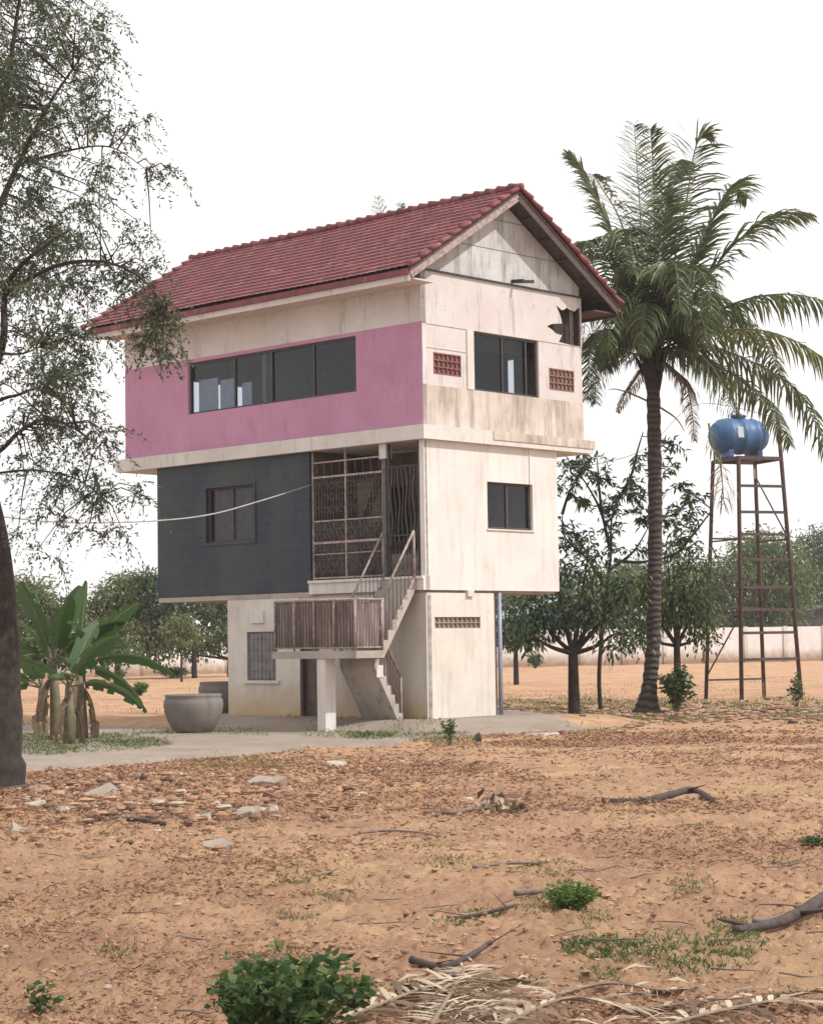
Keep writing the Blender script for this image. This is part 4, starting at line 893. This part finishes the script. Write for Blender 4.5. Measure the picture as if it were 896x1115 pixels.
for pts, ll, m_, hg, dy in FR:
    nP = len(pts) - 1; P3 = [Pp(p[0], p[1], dy * (i / nP)) for i, p in enumerate(pts)]
    frond(P3, ll * (1.35 if hg < .8 else 1.2), m_, PT, hang=hg * (.8 if hg < .8 else 1.0), n=95, wid=.055, fwd=(1.0 if hg < .8 else .55))
mb = MB(); limb(mb, [Pp(712, 440), Pp(690, 430), Pp(672, 424), Pp(662, 424)], .03, .008, 5); limb(mb, [Pp(712, 440), Pp(735, 455), Pp(745, 470)], .03, .008, 5); mb.build('flower_stalks', 'rachisdry', PT)
p2 = at(432, 700, 62); P2 = thing('coconut_palm', 'palm behind the house with only its frond tips showing above the roof ridge', 'palm tree', (p2.x, 62, ZG)); PB2 = Vector(P2.location)
def P2p(px, py, dy=0): return at(px, py, 62 + dy) - PB2
mb = MB(); mb.tube(spline([P2p(432, 742), P2p(431, 600), P2p(430, 450), P2p(430, 320)], 8), .18, 10); mb.build('trunk', 'palmbark', P2)
for pts, hg in (([(430, 320), (425, 280), (418, 245), (411, 215)], .3), ([(430, 320), (432, 280), (433, 250), (437, 222)], .3), ([(430, 320), (445, 280), (458, 250), (466, 222)], .4), ([(430, 320), (400, 300), (370, 300), (350, 330)], 1.0), ([(430, 320), (470, 300), (500, 310), (520, 350)], 1.0)):
    frond([P2p(*q) for q in pts], .55, 'palm', P2, hang=hg, n=50, wid=.05, fwd=1.3)
# hanging dead frond against the tower legs
dv = thing('dead_frond', 'dry pale palm frond hanging against the tank tower below the tank', 'palm frond', at(784, 520, 53.5)); o_ = Vector(dv.location)
frond([(0, 0, .6), (.02, 0, .25), (.05, 0, -.2), (.08, 0, -.75)], 1.0, 'dry', dv, name='leaflets', rm='rachisdry', hang=1.3, n=26, wid=.06, splay=.55, start=.15)
frond([(-.25, .2, 1.5), (-.2, .1, .9), (-.05, 0, .5)], .5, 'palm', dv, name='leaflets', hang=1.3, n=16, wid=.06, splay=.7, start=.2)

# --- banana plants
def banana(px, py, h, leaves, label, seed, deads=2):
    rb = random.Random(seed); p = gp(px, py); r_ = thing('banana_plant', label, 'banana plant', p, 0, 'banana plants by the apron')
    mb = MB(); lean = rb.uniform(-.12, .12); mb.tube([(0, 0, -.1), (lean * .3, 0, h * .25), (lean, 0, h * .5)], [.12, .095, .06], 10); mb.build('stem', 'bananastem', r_)
    LV = [(az, el, L_, W_, roll, 0) for az, el, L_, W_, roll in leaves] + [(rb.uniform(0, 6.28), -.5, .8, .16, 0, 1) for _ in range(deads)]
    for az, el, L_, W_, roll, dead in LV:
        az, el = R(az) if not dead else az, R(el) if not dead else el
        top = Vector((lean, 0, h * .5 - .05)) if not dead else Vector((lean * .8, 0, h * rb.uniform(.3, .42)))
        s = []; d = Vector((math.cos(az) * math.cos(el), math.sin(az) * math.cos(el), math.sin(el))); q = top.copy(); n_ = 21
        for j in range(n_): s.append(q.copy()); q = q + d * (L_ + .3) / (n_ - 1); d = (d + Vector((0, 0, -(.02 + .055 * math.cos(el)) if not dead else -.2))).normalized()
        mb = MB(); mb.tube(s, [.024 * (1 - .8 * j / (n_ - 1)) for j in range(n_)], 5, 1)
        for sd_ in (-1, 1):
            vs = []; fs = []; j0 = 4
            for j in range(j0, n_):
                tg = (s[min(j + 1, n_ - 1)] - s[j - 1]).normalized(); sv_ = tg.cross(Vector((0, 0, 1))); sv_ = sv_.normalized() if sv_.length > .1 else Vector((1, 0, 0))
                sv_ = (Matrix.Rotation(R(roll), 3, tg) @ sv_).normalized(); nrm = sv_.cross(tg); f_ = (j - j0) / (n_ - 1 - j0)
                w_ = W_ / 2 * math.sin(math.pi * (.12 + .86 * f_)) ** .45 * rb.uniform(.9, 1.04)
                side_ = (sv_ * sd_ - nrm * .22).normalized(); dr = Vector((0, 0, -.12 * rb.random()))
                vs += [s[j], s[j] + side_ * w_ * .55, s[j] + side_ * w_ + dr * w_]
            m_ = n_ - j0
            for j in range(m_ - 1):
                a = j * 3; fs.append((a, a + 3, a + 4, a + 1))
                if rb.random() < .78: fs.append((a + 1, a + 4, a + 5, a + 2))
            mb.add(vs, fs, 0, True)
        mb.build('leaf', ['bananadead' if dead else 'banana', 'bananastem'], r_)
# leaves: azimuth (0 = right, -90 = toward the road), elevation, length, width, roll
banana(62, 808, 2.9, [(170, 74, 1.3, .40, 80), (-60, 66, 1.2, .46, 10), (200, 40, 1.3, .38, 30), (-10, 52, 1.3, .40, -40), (120, 66, 1.4, .40, 60), (-120, 30, 1.1, .40, 20), (240, 56, 1.2, .38, -20), (30, 75, 1.2, .38, 60)], 'tallest banana plant, at the left of the clump', 3, 4)
banana(90, 806, 2.7, [(75, 80, 1.35, .38, 85), (20, 62, 1.35, .40, -70), (0, 30, 1.6, .38, -30), (-40, 55, 1.2, .42, -20), (-80, 50, 1.0, .42, 0), (150, 60, 1.2, .38, 60), (190, 40, 1.2, .38, 20), (-15, 5, 1.35, .34, -50)], 'banana plant at the right of the clump', 8, 4)
banana(76, 812, 2.1, [(60, 66, 1.1, .38, 70), (-90, 40, .9, .40, 0), (180, 48, 1.1, .38, 40), (-30, 58, 1.1, .38, -30), (10, 20, 1.1, .34, -40)], 'shorter banana plant in the middle of the clump', 12, 3)
banana(46, 800, 1.9, [(180, 40, 1.2, .38, 40), (210, 20, 1.1, .36, 30), (-100, 50, 1.0, .38, 10), (100, 74, 1.1, .38, 90)], 'small banana plant behind the left of the clump', 17, 2)

# --- weeds and bushes
def bush(name, label, px, py, wpx, hpx, n, leaf, matn, group=None, stems=9, droop=.4, wl=.5, cat='bush', dome=1.0, floor=.05):
    p = gp(px, py); p.z = gz(p.x, p.y) - .01; k_ = p.y / F; rx, rz_ = wpx * k_ / 2, hpx * k_
    r_ = thing(name, label, cat, p, 0, group); P, D = [], []; mb = MB()
    for s in range(stems):
        a = random.uniform(0, 6.28); rr_ = random.uniform(.1, 1) ** .6; t_ = Vector((math.cos(a) * rx * rr_, math.sin(a) * rx * rr_ * .8, rz_ * random.uniform(.55, 1) * (1 - .45 * rr_ * dome)))
        b0_ = Vector((t_.x * .15, t_.y * .15, -.02)); mid = b0_.lerp(t_, .5) + Vector((0, 0, rz_ * .12)); sp = spline([b0_, mid, t_], 5); mb.tube(sp, [max(.0025, leaf * .07) * (1 - .7 * i / (len(sp) - 1)) for i in range(len(sp))], 4)
        for j in range(max(3, n // stems)):
            f_ = random.uniform(.15, 1) ** .7; q = sp[min(len(sp) - 1, int(f_ * len(sp)))]; P.append(np.array(q) + rng.normal(size=3) * leaf * .35); d = rng.normal(size=3); d[2] = abs(d[2]) * .6 + .1; D.append(d)
    P = np.array(P); P[:, 2] = np.maximum(P[:, 2], floor * leaf)
    mb.build('stems', 'rachis', r_)
    blades('foliage', P, np.array(D), rng.uniform(.6, 1.3, len(P)) * leaf, rng.uniform(.7, 1.2, len(P)) * leaf * wl, matn, r_, droop)
    return r_
bush('weed_bush', 'large leafy green weed bush at the bottom edge left of centre', 322, 1135, 185, 112, 1500, .060, 'leaf_bush', stems=60, wl=.62, dome=.5)
bush('weed_bush', 'taller dark leafy stalks on the left of the large weed bush', 262, 1118, 46, 100, 260, .060, 'leaf_bush', stems=14, wl=.65)
bush('weed_bush', 'round bright green weed standing alone on the bare soil right of centre', 620, 985, 62, 46, 1500, .038, 'leaf_lime', stems=50, wl=.4)
bush('weed_bush', 'small round green weed at the right edge of the field', 888, 922, 40, 16, 500, .04, 'leaf_bush', stems=20)
bush('weed_sprout', 'small upright weed sprout near the lower left corner', 43, 1100, 34, 42, 90, .05, 'leaf_bush', stems=7, cat='weed')
bush('weed_sprout', 'single pale sprout just above the large weed bush', 305, 1034, 22, 24, 26, .045, 'leaf_lime', stems=3, cat='weed')
bush('weed_sprout', 'thin upright weed at the apron edge below the cream wall', 489, 811, 26, 44, 260, .06, 'leaf_mid', stems=9, cat='weed')
bush('weed_sprout', 'low green tuft at the foot of the stairs', 404, 805, 50, 14, 260, .05, 'leaf_mid', stems=16, cat='weed')
bush('weed_sprout', 'dark weed beside the dead frond at the bottom', 448, 1082, 60, 22, 120, .045, 'leaf_bush', stems=14, cat='weed')
bush('shrub', 'leafy green shrub at the right foot of the coconut palm', 736, 776, 36, 62, 700, .15, 'leaf_mid', stems=20, droop=.6)
bush('shrub', 'narrow creeper shrub climbing the right leg of the tank tower', 867, 768, 16, 44, 260, .10, 'leaf_mid', stems=12)
bush('shrub', 'small round green shrub on the bare field behind the apron', 153, 757, 20, 18, 500, .12, 'leaf_lime', stems=30)
bush('shrub', 'smaller pale shrub farther back beside the round shrub', 133, 737, 12, 10, 200, .14, 'leaf_pale', stems=12)
bush('shrub', 'dark low shrub against the far boundary wall', 190, 738, 50, 14, 500, .2, 'leaf_fardark', stems=20)
bush('shrub', 'low green shrub at the foot of the far wall under the overhang', 583, 727, 18, 16, 300, .25, 'leaf_mid', stems=12)

# grass
def grass(name, region, n, hgt, matn, label=None):
    P = []
    while len(P) < n:
        x, y, rx, ry = random.choice(region); a = random.uniform(0, 6.28); r_ = math.sqrt(random.random()); px, py = x + rx * r_ * math.cos(a), y + ry * r_ * math.sin(a)
        if py < 722: continue
        p = gp(px, py); P.append((p.x, p.y, max(gz(p.x, p.y), gh(p.x, p.y) + (.03 if inpoly(p.x, p.y, apl) else -1))))
    P = np.array(P); D = rng.normal(size=P.shape) * .5; D[:, 2] = 1
    o = blades(name, P, D, rng.uniform(.5, 1.4, n) * hgt, hgt * .10 + .006, matn, None, .5); tag(o, kind='stuff')
grass('grass_patch', [(90, 815, 75, 7), (50, 820, 40, 5), (60, 812, 40, 8), (120, 808, 60, 4), (150, 812, 40, 4), (30, 806, 50, 4), (75, 803, 80, 3)], 4200, .07, 'grass_green')
grass('grass_tufts', [(400, 803, 30, 5), (260, 830, 60, 8), (490, 805, 30, 6), (590, 762, 50, 10), (620, 775, 40, 8)], 3500, .07, 'grass')
grass('creeping_grass', [(720, 1037, 90, 6), (800, 1030, 45, 12), (650, 1035, 40, 6), (470, 1075, 30, 8), (760, 1045, 60, 10), (700, 1028, 80, 8)], 1500, .045, 'grass_green')
grass('dry_grass', [(random.uniform(-20, 910), random.uniform(800, 1080), 26, 7) for _ in range(60)] + [(230, 900, 80, 25), (350, 960, 60, 20)], 7000, .035, 'grass')
grass('yard_grass', [(random.uniform(560, 900), random.uniform(762, 782), 34, 4) for _ in range(30)], 5000, .10, 'grass')
grass('field_grass', [(random.uniform(0, 900), random.uniform(728, 800), 34, 4) for _ in range(50)], 6000, .09, 'grass')

# ------------------------------------------------------------------ debris
ico = None
def rock_mesh(mb, c, s, rgen, flat=.5):
    n = 6; vs = []
    rot = rgen.uniform(0, 6.28)
    for ring, (zz, rr_) in enumerate(((-.5, .7), (.1, 1), (.5, .6))):
        for k in range(n):
            a = rot + 6.28 * k / n; r_ = rr_ * rgen.uniform(.7, 1.15); vs.append((c[0] + s * r_ * math.cos(a), c[1] + s * r_ * math.sin(a) * .8, c[2] + s * flat * (zz + rgen.uniform(-.12, .12))))
    fs = [(i * n + k, i * n + (k + 1) % n, (i + 1) * n + (k + 1) % n, (i + 1) * n + k) for i in range(2) for k in range(n)] + [tuple(2 * n + k for k in range(n))]
    mb.add(vs, fs)
def dens(x, y): return fbm(np.array(x * .55), np.array(y * .55), 77, 3)
rg = random.Random(11); mb = MB(); cnt = 0
while cnt < 19000:
    y = 8 + 30 * rg.random() ** 1.25; u = rg.uniform(-.235, .235); x = u * y
    py_ = 699 + 1.68 * F / y
    w_ = float(dens(x, y)); left = u < .0 and 20 < y < 29
    if rg.random() > (max(0, (w_ - .40)) * 4 + .10 + (.6 if left else 0)): continue
    if inpoly(x, y, apl): continue
    s = (.005 + .026 * rg.random() ** 3.5) * (1.25 if left else 1) * (.6 + y / 30); rock_mesh(mb, (x, y, gz(x, y) + s * .15), s, rg, rg.uniform(.5, 1.1)); cnt += 1
M, t, b = mat('soil_clod'); gnode = N(t, 'ShaderNodeNewGeometry'); c = mix(t, gnode.outputs['Random Per Island'], (.20, .105, .07), (.44, .27, .165)); c = mix(t, ramp(t, gnode.outputs['Random Per Island'], .95, .96), c, (.38, .30, .24))
t.links.new(c, b.inputs['Base Color']); b.inputs['Roughness'].default_value = 1; MT['clod'] = M
tag(mb.build('soil_clods', 'clod'), kind='stuff')
P = []; D = []
while len(P) < 60000:
    y = 8 + 28 * rg.random() ** 1.2; u = rg.uniform(-.235, .235); x = u * y; w_ = float(dens(x + 5, y)); left = u < .02 and 20 < y < 30
    if rg.random() > (max(0, w_ - .44) * 5 * (1 if y > 15 else .5) + .05 + (.6 if left else 0)): continue
    if inpoly(x, y, apl): continue
    P.append((x, y, gz(x, y) + rg.uniform(.004, .03))); a = rg.uniform(0, 6.28); D.append((math.cos(a), math.sin(a), rg.gauss(0, .25)))
P = np.array(P); n = len(P); sc = .5 + P[:, 1] / 22
tag(blades('leaf_litter', P, np.array(D), rng.uniform(.012, .065, n) * sc, rng.uniform(.004, .016, n) * sc, 'litter', None, -.25), kind='stuff')
# twigs lying about
mb = MB()
for _ in range(260):
    y = 8 + 24 * rg.random() ** 1.1; x = rg.uniform(-.23, .23) * y
    if inpoly(x, y, apl): continue
    a = rg.gauss(.3, 1.0); l_ = rg.uniform(.06, .38); z = gz(x, y)
    pts = [(x + math.cos(a) * l_ * f_, y + math.sin(a) * l_ * f_ + rg.uniform(-.02, .02), max(z, gz(x + math.cos(a) * l_ * f_, y + math.sin(a) * l_ * f_)) + .012 + rg.uniform(0, .02)) for f_ in (0, .35, .7, 1)]
    mb.tube(pts, [.004, .005, .004, .002], 4)
tag(mb.build('twigs', 'woodgrey'), kind='stuff')
# larger chunks
def slabpiece(px, py, w_, d_, h_, tilt, m_, label, seed, cat='rubble', group='broken concrete on the soil', name='concrete_chunk'):
    r_ = random.Random(seed); p = gp(px, py); p.z = gz(p.x, p.y) + h_ * .3; mb = MB(); n = 7; rim = [(w_ / 2 * math.cos(6.28 * k / n + .3) * r_.uniform(.5, 1.15), d_ / 2 * math.sin(6.28 * k / n + .3) * r_.uniform(.5, 1.15)) for k in range(n)]
    vs = [(x, y, -h_ / 2) for x, y in rim] + [(x * r_.uniform(.9, 1), y * .95, h_ / 2 + r_.uniform(-.45, .3) * h_) for x, y in rim]
    mb.add(vs, [tuple(range(n))[::-1], tuple(n + k for k in range(n))] + [(k, (k + 1) % n, n + (k + 1) % n, n + k) for k in range(n)])
    o = mb.build(name, m_, None, p); o.rotation_euler = (R(tilt[0]), R(tilt[1]), R(tilt[2])); tag(o, label, cat, group)
slabpiece(113, 866, .55, .45, .10, (28, -8, 10), 'chunk', 'largest grey concrete slab piece tilted on the rubble at left', 1)
slabpiece(288, 855, .50, .45, .10, (16, 4, -10), 'chunk', 'flat tan concrete piece right of the rubble heap', 2)
slabpiece(222, 892, .26, .16, .07, (30, 20, -40), 'whiteish', 'pale yellowish broken piece pointing down in the rubble', 3)
slabpiece(42, 880, .28, .18, .05, (20, -5, 5), 'whiteish', 'thin white piece near the tree trunk at left', 4)
slabpiece(22, 905, .26, .22, .09, (10, 12, 30), 'chunk', 'blocky brown-grey chunk at the far left of the soil', 5)
slabpiece(365, 833, .34, .28, .08, (20, 5, 0), 'whiteish', 'white piece of rubble below the stairs near the apron', 6)
slabpiece(236, 922, .42, .36, .06, (8, 0, 20), 'chunk', 'flat pale slab sunk in the soil below the rubble', 7)
slabpiece(395, 866, .30, .12, .05, (15, 0, -50), 'whiteish', 'narrow pale splinter lying slanted right of centre-left rubble', 8)
slabpiece(300, 868, .30, .26, .09, (14, 6, 30), 'terracotta', 'broken reddish brick piece beside the tan concrete', 9)
slabpiece(590, 789, .7, .2, .06, (4, 0, 8), 'slab', 'long pale concrete piece at the apron end by the mango tree', 10)
slabpiece(520, 795, .2, .2, .16, (4, 0, 8), 'darksteel', 'dark lump beside the thin weed at the apron edge', 11)
slabpiece(270, 892, .34, .2, .07, (18, 0, 18), 'chunk', 'grey concrete piece right of the yellowish one', 12)
# rubble heap pieces (uncountable)
mb = MB()
for _ in range(900):
    px, py = rg.gauss(150, 105), rg.gauss(872, 24)
    if not (838 < py < 960) or px < -30 or px > 460: continue
    p = gp(px, py)
    if inpoly(p.x, p.y, apl): continue
    s = (.015 + .085 * rg.random() ** 2.2) * (1 if abs(py - 870) < 25 else .6); rock_mesh(mb, (p.x, p.y, gz(p.x, p.y) + s * .2 + rg.uniform(0, .04)), s, rg, rg.uniform(.3, 1.1))
M, t, b = mat('rubble_mix'); gnode = N(t, 'ShaderNodeNewGeometry'); q_ = gnode.outputs['Random Per Island']
c = mix(t, ramp(t, q_, 0, .8), (.09, .055, .042), (.40, .24, .15)); c = mix(t, ramp(t, q_, .90, .92), c, (.40, .33, .27)); t.links.new(c, b.inputs['Base Color']); b.inputs['Roughness'].default_value = 1; MT['rubble'] = M
tag(mb.build('rubble', 'rubble'), kind='stuff')
mb = MB()
for _ in range(1100):
    px, py = rg.uniform(540, 900), rg.gauss(776, 5)
    p = gp(px, py)
    if inpoly(p.x, p.y, apl): continue
    s = rg.uniform(.04, .13); rock_mesh(mb, (p.x, p.y, gz(p.x, p.y) + s * .2), s, rg, .5)
tag(mb.build('soil_heap', 'rubble'), kind='stuff')
# branches and logs on the soil
def branch(pxs, r0, r1, m_, label, twigs=4, lift=.03, cat='branch'):
    pts = [gp(*q[:2]) for q in pxs]
    for p, q in zip(pts, pxs): p.z = gz(p.x, p.y) + lift + (q[2] if len(q) > 2 else 0)
    o_ = pts[0].copy(); mb = MB(); s = spline([p - o_ for p in pts], 5); mb.tube(s, [(r0 + (r1 - r0) * i / (len(s) - 1)) * rg.uniform(.85, 1.15) for i in range(len(s))], 7)
    for _ in range(twigs): i = rg.randrange(2, len(s) - 1); q = s[i]; d = Vector((rg.uniform(-.3, .3), rg.uniform(-.2, .2), rg.uniform(.02, .12))); mb.tube([q, q + d * .6, q + d], [r1 * .4, r1 * .28, r1 * .12], 4)
    o = mb.build('fallen_branch', m_, None, o_); tag(o, label, cat, 'fallen branches on the soil')
branch([(655, 875), (700, 874), (730, 871, .03), (755, 868, .06), (775, 876)], .05, .03, 'wooddark', 'thick dark branch lying on the open soil right of centre', 4)
branch([(462, 886), (495, 887), (520, 878), (535, 871, .03)], .03, .015, 'woodgrey', 'curved grey branch in the middle of the field', 3)
branch([(800, 1020), (840, 1012, .02), (875, 1001, .06), (920, 985, .14)], .022, .045, 'wooddark', 'dark log rising toward the right edge', 2)
branch([(820, 1010), (870, 1003, .05), (930, 978, .12)], .02, .012, 'woodgrey', 'long pale pole resting along the dark log', 0)
branch([(448, 1046), (480, 1050), (510, 1045), (534, 1038, .02)], .022, .014, 'wooddark', 'dark crooked stick above the dry frond at the bottom', 3)
branch([(450, 994), (500, 995), (560, 992)], .018, .01, 'wooddark', 'thin dark stick left of the bright green weed', 3)
branch([(515, 945), (560, 942), (600, 946)], .014, .008, 'woodgrey', 'thin curved stick just above the bright green weed', 2)
branch([(560, 978), (585, 976), (598, 974)], .022, .014, 'woodgrey', 'short pale stick touching the bright green weed', 0)
branch([(0, 865), (40, 858), (80, 856)], .05, .03, 'wooddark', 'brown log beside the foot of the left tree', 2)
branch([(95, 895), (140, 893), (180, 896)], .03, .02, 'wooddark', 'dark stick across the rubble heap', 3)
branch([(380, 908), (420, 906), (455, 910), (480, 912)], .012, .006, 'woodgrey', 'thin twig left of the curved grey branch', 1)
mb = MB(); pts = []
p0 = gp(545, 876); o = bush('dry_scrap', 'crumpled pale dry palm sheath at the end of the curved branch', 548, 884, 50, 14, 90, .14, 'dry', stems=8, wl=.45, cat='dry leaf')
# dry fronds at the bottom
def groundfrond(pxs, ll, n, label, hang=.25, wid=.030, splay=.9, r0=.013):
    pts = [gp(*q[:2]) for q in pxs]
    for p, q in zip(pts, pxs): p.z = gz(p.x, p.y) + .03 + (q[2] if len(q) > 2 else 0)
    o_ = pts[0].copy(); r_ = thing('dry_frond', label, 'palm frond', o_, 0, 'dry palm fronds along the bottom edge'); frond([p - o_ for p in pts], ll, 'dry', r_, name='leaflets', rm='rachisdry', hang=hang, n=n, wid=wid, r0=r0, splay=splay, start=.05)
groundfrond([(360, 1108), (430, 1100, .03), (490, 1085, .06), (545, 1072, .03)], .32, 46, 'dry frond at the bottom with leaflets spread left of centre')
groundfrond([(470, 1130), (490, 1100, .05), (505, 1075, .08), (500, 1060, .03)], .26, 40, 'upright tangle of pale dry leaflets at the bottom centre', .15)
groundfrond([(540, 1118), (620, 1108, .03), (700, 1100, .02), (780, 1096)], .22, 34, 'dry frond lying flat along the bottom right of centre')
groundfrond([(700, 1122), (780, 1112, .03), (860, 1102, .04), (930, 1092)], .24, 40, 'dry frond reaching the bottom right corner')
groundfrond([(600, 1085), (660, 1078, .02), (720, 1082), (770, 1078)], .12, 20, 'thin dry frond remnant above the bottom right fronds')
P = []; D = []
while len(P) < 420:
    px = rg.choice((rg.gauss(520, 35), rg.uniform(400, 900), rg.gauss(500, 30))); py = rg.uniform(1082, 1125) if rg.random() < .85 else rg.uniform(1060, 1085); p = gp(px, py)
    P.append((p.x, p.y, gz(p.x, p.y) + rg.uniform(.005, .06))); a = rg.gauss(.4, .9); D.append((math.cos(a), math.sin(a), rg.gauss(.05, .18)))
tag(blades('dry_leaflets', P, D, rng.uniform(.08, .30, len(P)), rng.uniform(.008, .02, len(P)), 'dry', None, .35), kind='stuff')
# ------------------------------------------------------------------ air
mb = MB(); mb.box((-70, -4, -2), (90, 200, 22)); mb.sm = mb.sm; M = bpy.data.materials.new('haze'); M.use_nodes = True; t = M.node_tree; t.nodes.remove(t.nodes['Principled BSDF'])
vv = t.nodes.new('ShaderNodeVolumePrincipled'); vv.inputs['Color'].default_value = (.97, .97, 1, 1); vv.inputs['Density'].default_value = .0004; vv.inputs['Anisotropy'].default_value = .2
t.links.new(vv.outputs[0], t.nodes['Material Output'].inputs['Volume']); MT['haze'] = M; tag(mb.build('haze', 'haze'), kind='stuff')
S.cycles.volume_bounces = 0
S.cycles.max_bounces = 6; S.cycles.transparent_max_bounces = 12
